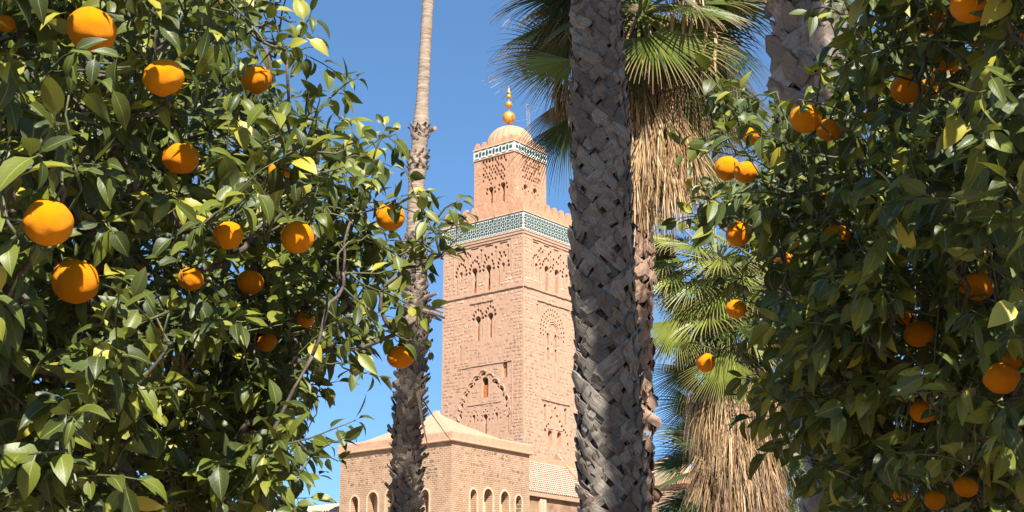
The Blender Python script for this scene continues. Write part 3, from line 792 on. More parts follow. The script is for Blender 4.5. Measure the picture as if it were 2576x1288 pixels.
for face, LN, hs in ((wl, LL, hwL), (wr, RL, hwR)):
    av = [bbox(h[0], .5) for h in hs]
    def dn(u, z, face=face, LN=LN):
        if u < 1.1 or u > LN - .9: return 0
        q = (zp0 - z)
        return .62 if (.3 < q < .9 or 1.35 < q < 1.9 or 2.2 < q < 2.9 or 3.3 < q < 4.2) else .04
    masonry(rb, face, .3, LN - .3, zp0 - 5.4, zp0 - .15, (.26, .42), (.25, .62), av, dn, proud=.025, tone=lambda u, z: random.gauss(.45, .3))
rb.build('rubble_stones', M['rubble'], wing, stuff=True)
# corbelled parapet: profile swept along the two faces (rounded top)
pp = MB()
prof = [(0, 0), (.20, 0), (.26, .08), (.26, .2), (.20, .26), (.20, 1.02), (.14, 1.16), (0, 1.22), (-.3, 1.22), (-.4, 1.1), (-.4, 0)]
hgt = zp1 - zp0; prof = [(a, b / 1.22 * hgt) for a, b in prof]
cr = [BC + UR * RL, BC, BC + UL * LL]
outs = [(-UL), (-(UL + UR)), (-UR)]
cr = [BC + UR * RL, BC, BC + UL * LL, BC + UL * LL + UR * RL, BC + UR * RL]
outd = [UR - UL, -(UL + UR), UL - UR, UL + UR, UR - UL]
vs = []; n = len(prof)
for c, o in zip(cr, outd):
    for a, b in prof: vs.append(c + o * a + Vector((0, 0, zp0 + b)))
pp.add(vs, [(i * n + k, i * n + (k + 1) % n, (i + 1) * n + (k + 1) % n, (i + 1) * n + k) for i in range(4) for k in range(n)], 0, 0, 0, [(v.x, v.z) for v in vs])
pp.build('parapet', M['plaster'], wing)
# roof: hipped, slightly concave, plastered
rp_ = MB(); apex = P(1098, 1034, DC + 9.6)
cen = BC + UL * LL * .5 + UR * RL * .5
hz = zp1 - .15
cs = [BC + (UL + UR) * .4, BC + UL * (LL - .4) + UR * .4, BC + UL * (LL - .4) + UR * (RL - .4), BC + UL * .4 + UR * (RL - .4)]
cx = Vector((apex.x, apex.y, 0)); az = apex.z
NS = 12; grid = []
for side in range(4):
    A, B = cs[side], cs[(side + 1) % 4]
    for i in range(NS + 1):
        t = i / NS; zt2 = hz + (az - hz) * (t ** 1.12)
        sh_ = min(1, t * 1.06)
        for j in range(7):
            q = A.lerp(B, j / 6); p = q.lerp(cx, sh_ if sh_ < .93 else .93 + (sh_ - .93) * .5); grid.append(Vector((p.x, p.y, zt2 + random.uniform(-.02, .02))))
vs = grid; fs = []
for side in range(4):
    o = side * (NS + 1) * 7
    for i in range(NS):
        for j in range(6): fs.append((o + i * 7 + j, o + i * 7 + j + 1, o + (i + 1) * 7 + j + 1, o + (i + 1) * 7 + j))
rp_.add(vs, fs, 0, 0, 0, [(v.x, v.z) for v in vs]); rp_.build('roof', M['plaster'], wing, smooth=True)
def floodlight(x, y, Yd, label):
    p = P(x, y, Yd); e = empty('floodlight', p, label, 'floodlight')
    m = MB(); m.box(p + Vector((-.14, -.1, .12)), Vector((.26, 0, .05)), Vector((.0, .18, .04)), Vector((-.03, 0, .2))); m.build('housing', M['metal'], e)
    m = MB(); m.tube([p + Vector((0, 0, -.3)), p + Vector((0, 0, .14))], .025, 5); m.tube([p + Vector((0, 0, -.05)), p + Vector((.25, -.1, -.1))], .02, 4); m.build('bracket', M['metal'], e)
q = z6(-0, 0)
pF = z4(285, 985); floodlight(pF[0], pF[1], DC + .7, 'small dark floodlight clamped to the parapet near the corner of the mosque block')
pF = z4(1135, 1040); floodlight(pF[0], pF[1], DC + 8, 'tilted dark floodlight at the foot of the minaret above the parapet end')

# tiled aisle roof to the right, lower wall
aisle = empty('tiled_aisle', (BC.x + 6, BC.y + 9, 0), 'low mosque aisle with pale curved roof tiles beside the brick block', 'building')
AC = BC + UR * (RL + .01) + UL * .35
# eave line at right of block
eav = Face(AC, UR, NR); ze = zat(1236, AC.y); zr_ = zat(1147, AC.y + 3.2)
AL = 22.
m = MB(); m.box(AC + Vector((0, 0, 0)), UR * AL, UL * .5, Vector((0, 0, ze - .35))); m.build('wall', M['brickwall'], aisle)
m = MB(); m.box(AC - UL * .32 + Vector((0, 0, ze - .349)), UR * AL, UL * .81, Vector((0, 0, .34))); m.build('eave', M['plaster'], aisle)
rise = zr_ - ze; dpt = 4.2
m = MB(); A = AC - UL * .1 + Vector((0, 0, ze)); B = AC + UL * dpt + Vector((0, 0, ze + rise)) 
m.add([A, A + UR * AL, B + UR * AL, B, AC + UL * dpt + Vector((0, 0, ze - 1)), AC + UL * dpt + UR * AL + Vector((0, 0, ze - 1))], [(0, 1, 2, 3), (3, 2, 5, 4)]); m.build('roof_deck', M['rooftile'], aisle)
m = MB(); m.box(B + Vector((0, 0, -.1)) - UL * .1, UR * AL, UL * .5, Vector((0, 0, .75))); m.build('ridge', M['pink'], aisle)
slope = (B - A); sl = slope.length; sdv = slope.normalized(); nrm = UR.cross(sdv); nrm = nrm if nrm.z > 0 else -nrm
tl = MB(); rows_ = 15; colw = .30; ncol = int(AL / colw)
pick = 0
def tile_geo(mb, r_, c_):
    o = A + UR * (c_ * colw + (.02 * random.random())) + sdv * (sl * r_ / rows_)
    vs = []
    for e, (tt, lift) in enumerate(((0, .16), (1.12, .04))):
        for k in range(5):
            th = math.pi * k / 4; vs.append(o + sdv * (sl / rows_ * tt) + UR * (colw / 2 - math.cos(th) * colw * .42) + nrm * (math.sin(th) * .10 + lift - .02))
    vs += [v - nrm * .05 for v in vs[:5]]
    mb.add(vs, [(k, k + 1, 5 + k + 1, 5 + k) for k in range(4)] + [(10 + k, 11 + k, k + 1, k) for k in range(4)])
cnt = 0
for r_ in range(rows_):
    for c_ in range(min(ncol, 16)):
        if cnt < 225:
            one = MB(); tile_geo(one, r_, c_); one.build('roof_tile', M['rooftile'], aisle, smooth=False); cnt += 1
        else: tile_geo(tl, r_, c_)
    for c_ in range(16, ncol): tile_geo(tl, r_, c_)
tl.build('roof_tiles', M['rooftile'], aisle, stuff=True)
# sloping rib across the tiles
m = MB(); rb0 = P(*z6(1465, 385), AC.y + 3.0)
def on_roof(xy):
    r = ray(*xy); c = Vector((0, 0, 1.6)); t = (A - c).dot(nrm) / r.dot(nrm); return c + r * t
ra = on_roof(z6(1475, 400)); rc = on_roof(z6(1760, 740)); dr = (rc - ra).normalized(); sd_ = dr.cross(nrm).normalized()
m.box(ra - sd_ * .16 - nrm * .05, (rc - ra) * 1.25, sd_ * .34, nrm * .42); m.build('roof_rib', M['pink'], aisle)
for xx in ((1205, 1245), (1252, 1300)):
    u0, _ = F(eav, z6, xx[0], 1000); u1, _ = F(eav, z6, xx[1], 1000)
    m = MB(); m.box(eav.pt(u0, 2, 0.0), eav.d * (u1 - u0), eav.n * .18, Vector((0, 0, ze - 2.5))); m.build('pilaster', M['cream'], aisle)

# right hand pavilion (hipped plaster roof seen between palms)
pv = empty('pavilion', (11.5, 122, 0), 'salmon plaster pavilion with low hipped roof right of the shaded palm trunk', 'building')
pa = P(1658, 1158, 128); pb0 = P(1600, 1200, 122); zpe = zat(1202, 120)
V0 = Vector((pa.x - 3, 120.5, 0)); pw1, pw2 = 9., 9.
m = MB(); m.box(V0 - UL * 5, UL * pw1, UR * pw2, Vector((0, 0, zpe - .8))); m.build('wall', M['plaster'], pv)
m = MB(); m.box(V0 - UL * 5.3 - UR * .3 + Vector((0, 0, zpe - .8)), UL * (pw1 + .6), UR * (pw2 + .6), Vector((0, 0, .8))); m.build('parapet', M['plaster'], pv)
bs_ = V0 - UL * 5 + Vector((0, 0, zpe - .05)); ap = bs_ + UL * pw1 / 2 + UR * pw2 / 2; ap.z = zat(1150, ap.y)
m = MB(); q4 = [bs_, bs_ + UL * pw1, bs_ + UL * pw1 + UR * pw2, bs_ + UR * pw2]; m.add(q4 + [ap], [(0, 1, 4), (1, 2, 4), (2, 3, 4), (3, 0, 4)], 0, 0, 0, [(v.x, v.z) for v in q4 + [ap]]); m.build('roof', M['plaster'], pv)

# low wing far left with pale tile coping
lw = empty('low_wing', (-22, 130, 0), 'low pale tiled wing running left from the brick mosque block', 'building')
LO = BC + UL * (LL + .02) + UR * 3.0
lz = zat(1262, LO.y)
m = MB(); m.box(LO, UL * 26, UR * 6, Vector((0, 0, lz - 1.0))); m.build('wall', M['brickwall'], lw)
m = MB(); m.box(LO - UR * .2 + Vector((0, 0, lz - .999)), UL * 26, UR * 6.4, Vector((0, 0, .35))); m.build('eave', M['plaster'], lw)
tl = MB()
for r_ in range(3):
    for c_ in range(70):
        o = LO + UL * (c_ * .36) + UR * (r_ * .5 - .1) + Vector((0, 0, lz - .62 + r_ * .26)); vs = []
        for tt, lf_ in ((0, .06), (.62, .3)):
            for k in range(5): th = math.pi * k / 4; vs.append(o + UR * tt + UL * (.18 - math.cos(th) * .16) + Vector((0, 0, math.sin(th) * .14 + lf_)))
        vs += [v - Vector((0, 0, .07)) for v in vs[:5]]
        tl.add(vs, [(k, k + 1, 6 + k, 5 + k) for k in range(4)] + [(10 + k, 11 + k, k + 1, k) for k in range(4)])
tl.build('roof_tiles', M['rooftile'], lw, stuff=True)
m = MB(); m.box(LO + UR * 1.4 + Vector((0, 0, lz - .7)), UL * 26, UR * 4.6, Vector((0, 0, .7))); m.build('roof_deck', M['rooftile'], lw)

# ================================================================== palms
def boot_mesh(style, seed):
    rd = random.Random(seed); mb = MB()
    if style == 'strap':
        hw, Hh, Wd, top, flare, th = .058, .20, .175, .045, .04, .014
    elif style == 'shag':
        hw, Hh, Wd, top, flare, th = .052, .22, .10, .12, .085, .014
    for s in ((-1, 1) if rd.random() < .5 else (1, -1)):
        lift = .0 if s == 1 else .012
        N = 6; vs = []; uv = []
        W2 = Wd * rd.uniform(.8, 1.2); H2 = Hh * rd.uniform(.8, 1.15); tp = top * rd.uniform(.6, 1.6); fl = flare * rd.uniform(.6, 1.5)
        hw2 = hw * rd.uniform(.8, 1.2); br = rd.uniform(.0, .5)
        for i in range(N + 1):
            t = i / N - .18
            if t < 0: x = s * W2 * t * .5; z = -t / .18 * tp; y = .042 + (-t / .18) * fl * .6
            else: tt = t / .82; x = s * W2 * (tt ** .9); z = -H2 * tt; y = .042 * (1 - tt) + .006 + .012 * math.sin(tt * 9 + seed)
            ang = math.atan2(H2, s * W2); ax, az2 = math.sin(ang), math.cos(ang) * 1.0
            px_, pz_ = abs(ax), az2 * 1.0
            wv = hw2 * (1.0 if i < N else .75) * (1 - .25 * (i == 0))
            for j in (-1, 0, 1):
                jag = rd.uniform(-.012, .012) if i in (0, N) else 0
                X = x + j * px_ * wv; Z = z + j * pz_ * wv + jag + (rd.uniform(0, .03) if i == 0 else 0)
                Y = y + lift + (.006 if j == 0 else 0) - X * X / .55 + (br * .02 if i == 0 and j == s else 0)
                vs.append(Vector((X, Y, Z))); uv.append(((j + 1) / 2 * .35 + seed * .13, i / N * .9 + s))
        n0 = len(vs); vs2 = [v - Vector((0, th, 0)) for v in vs]
        fs = [(i * 3 + j, i * 3 + j + 1, (i + 1) * 3 + j + 1, (i + 1) * 3 + j) for i in range(N) for j in (0, 1)]
        per = [i * 3 for i in range(N + 1)] + [N * 3 + 1] + [i * 3 + 2 for i in range(N, -1, -1)] + [1]
        sk = [(per[k], n0 + per[k], n0 + per[(k + 1) % len(per)], per[(k + 1) % len(per)]) for k in range(len(per))]
        mb.add(vs + vs2, fs + sk, 0, rd.random(), 0., uv + uv)
    me = mb.mesh('leaf_base', [M['boot']])
    return me
BOOTS = {}
def boots(style, matk):
    key = (style, matk)
    if key not in BOOTS:
        out = []
        for k in range(8):
            me = boot_mesh(style, k + 1)
            me.materials.clear(); me.materials.append(M[matk])
            a = me.attributes['tone']; v = (k * .37) % 1
            a.data.foreach_set('value', np.full(len(me.vertices), v, dtype=np.float32))
            out.append(me)
        BOOTS[key] = out
    return BOOTS[key]
def axis(pts, Yd):
    """list of (x px, y px, radius px) -> list of (centre, radius), bottom first"""
    out = []
    for x, y, r in pts:
        p = P(x, y, Yd); out.append((p, r * mpp(y, Yd)))
    out.sort(key=lambda q: q[0].z)
    b = out[0]; b2 = out[1]
    sl_ = (b2[0] - b[0]) / (b2[0].z - b[0].z)
    g_ = b[0] - sl_ * b[0].z * .4; g_.z = -.05
    return [(g_, b[1] * 1.15)] + out
def at_z(ax, z):
    for (a, ra), (b, rb_) in zip(ax, ax[1:]):
        if z <= b.z: t = (z - a.z) / (b.z - a.z); return a.lerp(b, t), ra + (rb_ - ra) * t
    (a, ra), (b, rb_) = ax[-2:]; t = (z - a.z) / (b.z - a.z); return a.lerp(b, t), rb_
def trunk_core(ax, ztop, scale, matk, root, name='trunk', rings=.12, amp=.02, zlo=-.05, seg=20):
    mb = MB(); n = int((ztop - zlo) / rings) + 1; vs = []
    for i in range(n + 1):
        z = min(ztop, zlo + i * rings); c, r_ = at_z(ax, z)
        for k in range(seg):
            th = 2 * math.pi * k / seg; rr = r_ * scale * (1 + amp * math.sin(i * 2.4 + th) + random.uniform(-amp, amp))
            vs.append(Vector((c.x + rr * math.cos(th), c.y + rr * math.sin(th), z)))
    fs = [(i * seg + k, i * seg + (k + 1) % seg, (i + 1) * seg + (k + 1) % seg, (i + 1) * seg + k) for i in range(n) for k in range(seg)]
    fs.append(tuple(n * seg + k for k in range(seg)))
    mb.add(vs, fs, 0, .5, 0, [(0, v.z) for v in vs]); return mb.build(name, M[matk], root, smooth=True)
def boot_trunk(root, ax, z0, z1, size, style, matk, nround, dz, maxparts=280, inset=.8, tilt=0.):
    ms = boots(style, matk); row = 0; z = z0; part = []; rest = []
    while z < z1:
        c, r_ = at_z(ax, z); c2, _ = at_z(ax, z + .5)
        up = (c2 - c).normalized()
        for k in range(nround):
            th = 2 * math.pi * (k + .5 * (row % 2)) / nround + random.uniform(-.10, .10) + row * .03
            zz = z + random.uniform(-.2, .2) * dz; cc_, rr = at_z(ax, zz)
            out = Vector((math.cos(th), math.sin(th), 0)); tan = Vector((-math.sin(th), math.cos(th), 0)) * -1
            s = size * random.uniform(.82, 1.2)
            tl_ = tilt * random.uniform(0, 1)
            oz = (up * math.cos(tl_) + out * math.sin(tl_)); oy = tan.cross(oz) * -1
            if oy.dot(out) < 0: oy = -oy
            rz = random.gauss(0, .17) if style == 'strap' else random.uniform(-.75, .75)
            Mx = Matrix(((tan.x, oy.x, oz.x, 0), (tan.y, oy.y, oz.y, 0), (tan.z, oy.z, oz.z, 0), (0, 0, 0, 1))) @ Matrix.Rotation(rz, 4, 'Y') @ Matrix.Diagonal((s, s, s * random.uniform(.9, 1.1), 1))
            Mx = Matrix.Translation(cc_ + out * rr * inset * random.uniform(.97, 1.04)) @ Mx
            px_, py_, _ = proj(Mx.translation)
            vis = -60 < py_ < 1350 and -50 < px_ < 2620 and out.dot(-Vector((cc_.x, cc_.y, 0)).normalized()) > -.1
            (part if vis else rest).append((random.randrange(8), Mx, random.random() ** 1.5))
        z += dz; row += 1
    random.shuffle(part)
    for vi, Mx, tone in part[:maxparts]: link('leaf_base', ms[vi], root, Mx)
    rest += part[maxparts:]
    if rest: joined('leaf_bases', ms, [M[matk]], rest, root)
    # fibres hanging in the gaps
    fb = MB()
    for _ in range(int((z1 - z0) * 26)):
        zz = random.uniform(z0, z1); c, r_ = at_z(ax, zz); th = random.uniform(0, 2 * math.pi); out = Vector((math.cos(th), math.sin(th), 0)); tan = Vector((-out.y, out.x, 0))
        p = c + out * r_ * inset * 1.03; L_ = random.uniform(.08, .22) * size; d = random.uniform(-1, 1)
        pts = [p, p + tan * d * L_ * .4 + out * .02 * size - Vector((0, 0, L_ * .4)), p + tan * d * L_ * .6 + out * random.uniform(.02, .09) * size - Vector((0, 0, L_))]
        wv = tan * .0035 * size
        fb.add([q + s * wv for q in pts for s in (-1, 1)], [(0, 1, 3, 2), (2, 3, 5, 4)], 0, random.random())
    fb.build('fibres', M['fibre'], root, stuff=True)

def blade(mb, H, d, nrm, Rr, nseg, spread, droop, tone, dry, fuse=.42, width=1., tipdry=.5, wav=0., hang=Vector((0, 0, -1))):
    """one fan blade: nseg pleated strips fused near the middle, free and drooping towards their tips"""
    d = d.normalized(); s = d.cross(nrm).normalized(); nrm = s.cross(d).normalized()
    N = 9; da = 2 * spread / nseg
    for k in range(nseg):
        a = -spread + (k + .5) * da
        sd0 = (d * math.cos(a) + s * math.sin(a)); Ls = Rr * (.80 + .2 * math.cos(a * .7)) * random.uniform(.9, 1.06)
        side = (s * math.cos(a) - d * math.sin(a))
        cur = sd0.copy(); p = H.copy(); vs = []; tn = []; dy = []
        tk = min(1, max(0, tone + random.uniform(-.32, .25))); dk = random.random(); wob = random.uniform(-1, 1) * wav  # tone spread between strips paints in lit and dark pleats
        sw = nrm * random.uniform(-.05, .05)
        for i in range(N + 1):
            t = i / N
            wfull = math.tan(da / 2) * Ls * t * 1.03
            wf = math.tan(da / 2) * Ls * fuse
            wd = (wfull if t < fuse else wf * (1 - ((t - fuse) / (1 - fuse)) ** 1.15)) * width
            wd = max(wd, .0018 * Rr)
            up = cur.cross(side).normalized()
            if up.dot(nrm) < 0: up = -up
            fold = wd * .95
            vs += [p - side * wd - up * fold * .5, p + up * fold * .5, p + side * wd - up * fold * .5]
            dv = min(1., dry + (tipdry * max(0, (t - .62) / .38) * (.5 + dk)))
            dy += [dv] * 3; tn += [tk, min(1, tk + .12), tk]
            g_ = droop * (max(0, t - fuse * .55) ** 1.4) * 1.1
            cur = (cur + hang * g_ / N * 4 + side * wob / N + sw * t).normalized()
            p = p + cur * (Ls / N)
        fs = [(i * 3 + j, i * 3 + j + 1, (i + 1) * 3 + j + 1, (i + 1) * 3 + j) for i in range(N) for j in (0, 1)]
        mb.add(vs, fs, 0, tn, dy)
def frond(root, O, H, d, nrm, Rr, nseg=40, spread=R(105), droop=.5, tone=.5, dry=0., fuse=.42, width=1., tipdry=.5, wav=0., pet=.022, name='frond', petdry=0.):
    mb = MB(); blade(mb, H, d, nrm, Rr, nseg, spread, droop, tone, dry, fuse, width, tipdry, wav)
    if O is not None:
        mid = O.lerp(H, .5) + Vector((0, 0, .06 * (H - O).length))
        pts = [O, O.lerp(mid, .5) + Vector((0, 0, .03 * (H - O).length)), mid, mid.lerp(H, .6) + Vector((0, 0, .01)), H]
        mb.tube(pts, [pet * 1.6, pet * 1.2, pet, pet * .85, pet * .6], 5, 0, .75, max(petdry, dry))
    return mb.build(name, M['fan'], root, smooth=False)
def crown(root, C, n, L, Rr, el0, el1, tone, dry=0., nseg=34, az0=0, az1=360, droop=.5, tipdry=.5, spread=100, width=1., name='frond', pet=.02, ybias=0):
    for k in range(n):
        t = (k + .5) / n; el = R(el1 + (el0 - el1) * t); az = R(az0 + ((k * 137.5) % 360) / 360 * (az1 - az0) + random.uniform(-12, 12))
        d = Vector((math.cos(az) * math.cos(el), math.sin(az) * math.cos(el), math.sin(el)))
        H = C + d * L * random.uniform(.8, 1.1) - Vector((0, 0, .10 * L * math.cos(el)))
        d2 = (d + Vector((0, 0, -.35 - .25 * math.cos(el)))).normalized()
        nr = Vector((-math.cos(az) * math.sin(el), -math.sin(az) * math.sin(el), math.cos(el))) + Vector((random.uniform(-.5, .5), random.uniform(-.5, .5), 0))
        frond(root, C + d * .1, H, d2, nr, Rr * random.uniform(.85, 1.1), nseg, R(spread * random.uniform(.8, 1.1)), droop * random.uniform(.7, 1.3), min(1, max(0, tone + random.uniform(-.2, .25))), dry, .42, width, tipdry, .1, pet, name)
def thatch(root, top, bottom_pts, n, name='dead_frond', tone=.6, nst=20, spread_px=0, segL=.22):
    """dead fronds hanging down: bottom_pts = list of (start point fn, length)"""
    for k in range(n):
        s0, L_, out = bottom_pts(k)
        mb = MB(); tk = min(1, max(0, tone + random.uniform(-.4, .25)))
        for i in range(nst):
            p = s0 + Vector((random.gauss(0, .05), random.gauss(0, .05), random.gauss(0, .04))); q = (out * random.uniform(.3, 1.2) + Vector((random.gauss(0, .22), random.gauss(0, .22), -.3))).normalized()
            sd_ = q.cross(Vector((0, 0, 1))).normalized() * random.uniform(.004, .010); vs = []; N = 7; LL_ = L_ * random.uniform(.35, 1.1)
            w_ = random.uniform(-.12, .12)
            for j in range(N + 1):
                t = j / N; ww = (1 - t ** 2) * 1.0 + .15
                vs += [p - sd_ * ww, p + sd_ * ww]
                q = (q + Vector((random.gauss(0, .09) + w_ * .5, random.gauss(0, .09), -.55))).normalized(); p = p + q * LL_ / N
            mb.add(vs, [(j * 2, j * 2 + 1, j * 2 + 3, j * 2 + 2) for j in range(N)], 0, min(1, max(0, tk + random.uniform(-.5, .35))), 1.)
        mb.build(name, M['fan'], root)

V3 = lambda x, y, z: Vector((x, y, z))
GP = None
# --- main shaded palm
ax = axis([(1498, -260, 48), (1498, 0, 51), (1509, 320, 63), (1515, 640, 73), (1526, 900, 74), (1541, 1288, 78)], 14.)
pm = empty('fan_palm', (ax[0][0].x, ax[0][0].y, 0), 'thick palm trunk in shade woven with grey leaf bases, standing in front of the minaret', 'palm tree', GP)
Z_HI = 12.5
trunk_core(ax, Z_HI + .4, .87, 'fibre', pm)
boot_trunk(pm, ax, 1.0, Z_HI, 1.0, 'strap', 'boot', 7, .128, 297, .89)
ctop, _ = at_z(ax, Z_HI + .4)
crown(pm, ctop, 14, .9, .85, -35, 70, .35, nseg=22)
# --- its shading neighbour, off to the right of the picture
dS = V3(SUNV.x, SUNV.y, 0).normalized()
mid_, _ = at_z(ax, 5); sp_ = mid_ + dS * 9.6
shb = V3(sp_.x + .10, sp_.y, 0)
ax_s = [(V3(shb.x + .10, shb.y, -.05), .42), (V3(shb.x + .30, shb.y, 8), .37), (V3(shb.x + .20, shb.y, 13.2), .37), (V3(shb.x - .02, shb.y, 14.6), .37), (V3(shb.x - .16, shb.y, 21), .36)]
ps = empty('fan_palm', (shb.x, shb.y, 0), 'tall fan palm just outside the picture on the right whose trunk shades the thick palm', 'palm tree')
trunk_core(ax_s, 21, 1., 'fibre', ps, rings=.3); boot_trunk(ps, ax_s, 5, 20.8, 1.2, 'strap', 'boot', 8, .2, 0, .95)
crown(ps, V3(ax_s[-1][0].x, ax_s[-1][0].y, 21), 10, 1., .9, -30, 70, .4, nseg=18)
# --- slender tall palm on the left
ax = axis([(1080, -200, 15), (1077, 0, 16.5), (1070, 120, 17), (1062, 260, 18.5), (1058, 330, 26), (1054, 375, 22), (1050, 412, 29), (1048, 450, 24), (1045, 560, 25), (1044, 700, 30), (1046, 790, 30), (1038, 900, 30), (1030, 1000, 33), (1024, 1100, 32), (1022, 1288, 34)], 22.)
pt_ = empty('fan_palm', (ax[0][0].x, ax[0][0].y, 0), 'slender tall palm left of the minaret, ringed smooth above and shaggy below', 'palm tree')
zs_ = zat(730, 22); ztp = at_z(ax, 99)[0]
trunk_core(ax, 14.5, .86, 'ring_bark', pt_, rings=.028, amp=.03, zlo=0, seg=22)
boot_trunk(pt_, ax, .5, zat(780, 22), .88, 'shag', 'boot_dark', 7, .088, 290, .76, tilt=.5)
boot_trunk(pt_, ax, zat(760, 22), zat(590, 22), .55, 'shag', 'boot_dark', 7, .07, 120, .8, tilt=.3)
for yy in (400, 425, 330, 345): boot_trunk(pt_, ax, zat(yy, 22), zat(yy, 22) + .07, .45, 'shag', 'boot_dark', 8, .06, 20, .74, tilt=.5)
stub = MB()
for (x0, y0, x1, y1) in ((1060, 780, 1118, 800), (1060, 770, 1114, 786), (1055, 760, 1100, 738), (1060, 790, 1110, 806), (1050, 800, 1010, 830), (1060, 752, 1090, 745)):
    a = P(x0, y0, 21.85); b = P(x1, y1, 21.6 + random.uniform(-.3, .3)); stub.tube([a, a.lerp(b, .6) + V3(0, 0, .02), b], [.035, .03, .018], 6)
stub.build('petiole_stubs', M['boot_dark'], pt_)
m = MB(); m.tube([P(1083, 330, 21.8), P(1094, 322, 21.6)], [.03, .034], 8); m.build('cut_stub', M['boot_warm'], pt_)
m = MB(); m.tube([P(1066, 1010, 21.6), P(1085, 1040, 21.6), P(1140, 1118, 21.6)], [.014, .008, .004], 4, 0, .4, 1.); m.build('dry_strand', M['fan'], pt_); m = MB(); m.tube([P(1052, 985, 21.6), P(1062, 1060, 21.6), P(1078, 1130, 21.6)], [.03, .02, .004], 4, 0, .9, 1.); m.build('dry_strand', M['fan'], pt_); m = MB(); m.tube([P(985, 1230, 21.6), P(990, 1255, 21.6), P(972, 1300, 21.6)], [.012, .02, .006], 4, 0, .5, 1.); m.build('dry_strand', M['fan'], pt_)
crown(pt_, at_z(ax, 14.5)[0], 14, .9, .8, -35, 70, .4, nseg=20)

# --- fan palm behind the thick trunk: crown at the top of the picture
Y3 = 17.
ax = axis([(1598, 60, 34), (1598, 300, 34), (1600, 640, 34), (1600, 900, 32), (1598, 1288, 34)], Y3)
p3 = empty('fan_palm', (ax[0][0].x, ax[0][0].y, 0), 'fan palm right behind the thick trunk, green fans and straw skirt at top centre', 'palm tree')
C3 = P(1610, 40, Y3)
trunk_core(ax, C3.z + .1, .8, 'fibre', p3); boot_trunk(p3, ax, .8, zat(330, Y3), 1.0, 'strap', 'boot_warm', 4, .14, 290, .86)
def fpx(root, hub, hx, hy, hY, ang, tilt, face, Rpx, **kw):
    """frond by picture position: ang = direction in the picture (deg, 0=right, 90=up), tilt = towards(-)/away(+) from camera"""
    H = P(hx, hy, hY); d = V3(math.cos(R(ang)) * math.cos(R(tilt)), math.sin(R(tilt)), math.sin(R(ang)) * math.cos(R(tilt)))
    n_ = V3(*face); return frond(root, hub, H, d, n_, Rpx * mpp(hy, hY), **kw)
fpx(p3, C3, 1440, 150, 16.6, 200, -10, (-.1, -.75, .7), 225, nseg=46, spread=R(62), droop=.42, tone=.85, tipdry=1.3)
fpx(p3, C3, 1440, 130, 17.3, 192, 5, (.1, .5, .9), 215, nseg=46, spread=R(72), droop=.5, tone=.6, tipdry=1.3)
fpx(p3, C3, 1445, 40, 17.2, 200, 5, (.1, -.4, .9), 240, nseg=50, spread=R(80), droop=1.0, tone=.65, tipdry=1.0)
fpx(p3, C3, 1460, -30, 17.0, 195, 0, (.1, -.6, .8), 250, nseg=50, spread=R(75), droop=.9, tone=.3, tipdry=1.2)
fpx(p3, C3, 1425, 300, 17.0, 252, 0, (.2, -.9, .3), 200, nseg=34, spread=R(40), droop=.7, tone=.3, tipdry=.3)
fpx(p3, C3, 1420, 250, 17.1, 250, 0, (.2, -.9, .3), 180, nseg=30, spread=R(34), droop=.7, tone=.35, dry=.6, tipdry=.6)
fpx(p3, C3, 1642, 82, 16.3, 318, -18, (.1, -.9, .55), 238, nseg=52, spread=R(88), droop=.48, tone=.72, tipdry=1.1)
fpx(p3, C3, 1625, 95, 16.4, 230, -18, (-.2, -.9, .45), 150, nseg=30, spread=R(60), droop=.8, tone=.62, tipdry=.6)
fpx(p3, C3, 1758, 30, 17.3, -18, 8, (.0, .65, .7), 215, nseg=50, spread=R(95), droop=.55, tone=.15, tipdry=.8)
fpx(p3, C3, 1750, 10, 17.0, 8, -5, (.0, -.5, .8), 215, nseg=44, spread=R(60), droop=.75, tone=.55, tipdry=1.2)
fpx(p3, C3, 1700, -10, 17.6, -40, 0, (.2, -.4, .8), 200, nseg=36, spread=R(70), droop=.7, tone=.25, tipdry=.6)
fpx(p3, C3, 1735, 260, 16.9, 278, 0, (.2, -.9, .3), 210, nseg=44, spread=R(46), droop=.6, tone=.42, tipdry=.9)
fpx(p3, C3, 1700, 210, 16.8, 288, 0, (.2, -.9, .3), 250, nseg=46, spread=R(40), droop=.6, tone=.5, tipdry=.8, dry=.25)
fpx(p3, C3, 1765, 190, 17.2, 300, 0, (.2, -.9, .3), 190, nseg=40, spread=R(48), droop=.7, tone=.2, tipdry=.8)
for k in range(12):
    fpx(p3, C3, 1690 + 12 * k + random.uniform(-10, 10), 60 + 190 * ((k * .618) % 1), Y3 - .2 + random.uniform(-.5, .4), 275 + k * 3, 0, (.3, -.9, .3), random.uniform(170, 230), nseg=34, spread=R(32), droop=.7, tone=random.uniform(.2, .7), dry=random.choice((0, 0, .4)), tipdry=1.)
for k in range(6):
    fpx(p3, C3, 1500 - 12 * k, -40 + 40 * k * .6, Y3 + .3 * random.uniform(-1, 1), 200 + 9 * k, 0, (.1, -.5, .8), random.uniform(190, 240), nseg=44, spread=R(60), droop=.8, tone=random.uniform(.1, .4), tipdry=1.)
crown(p3, C3, 22, 1.05, .95, -20, 75, .35, nseg=30, tipdry=.9, droop=.7)
for k in range(15):
    a = R(20 + k * 23); fpx(p3, C3, 1600 + 105 * math.cos(a), 120 + 22 * math.sin(a * 2), Y3 + .55 * math.sin(a), 270 + random.uniform(-14, 14) + 14 * math.cos(a), 0, (math.cos(a), -abs(math.sin(a)) - .2, .2), random.uniform(150, 240), nseg=26, spread=R(22), droop=.9, tone=random.uniform(.05, .5), dry=random.choice((0, .3, .9)), tipdry=.8)
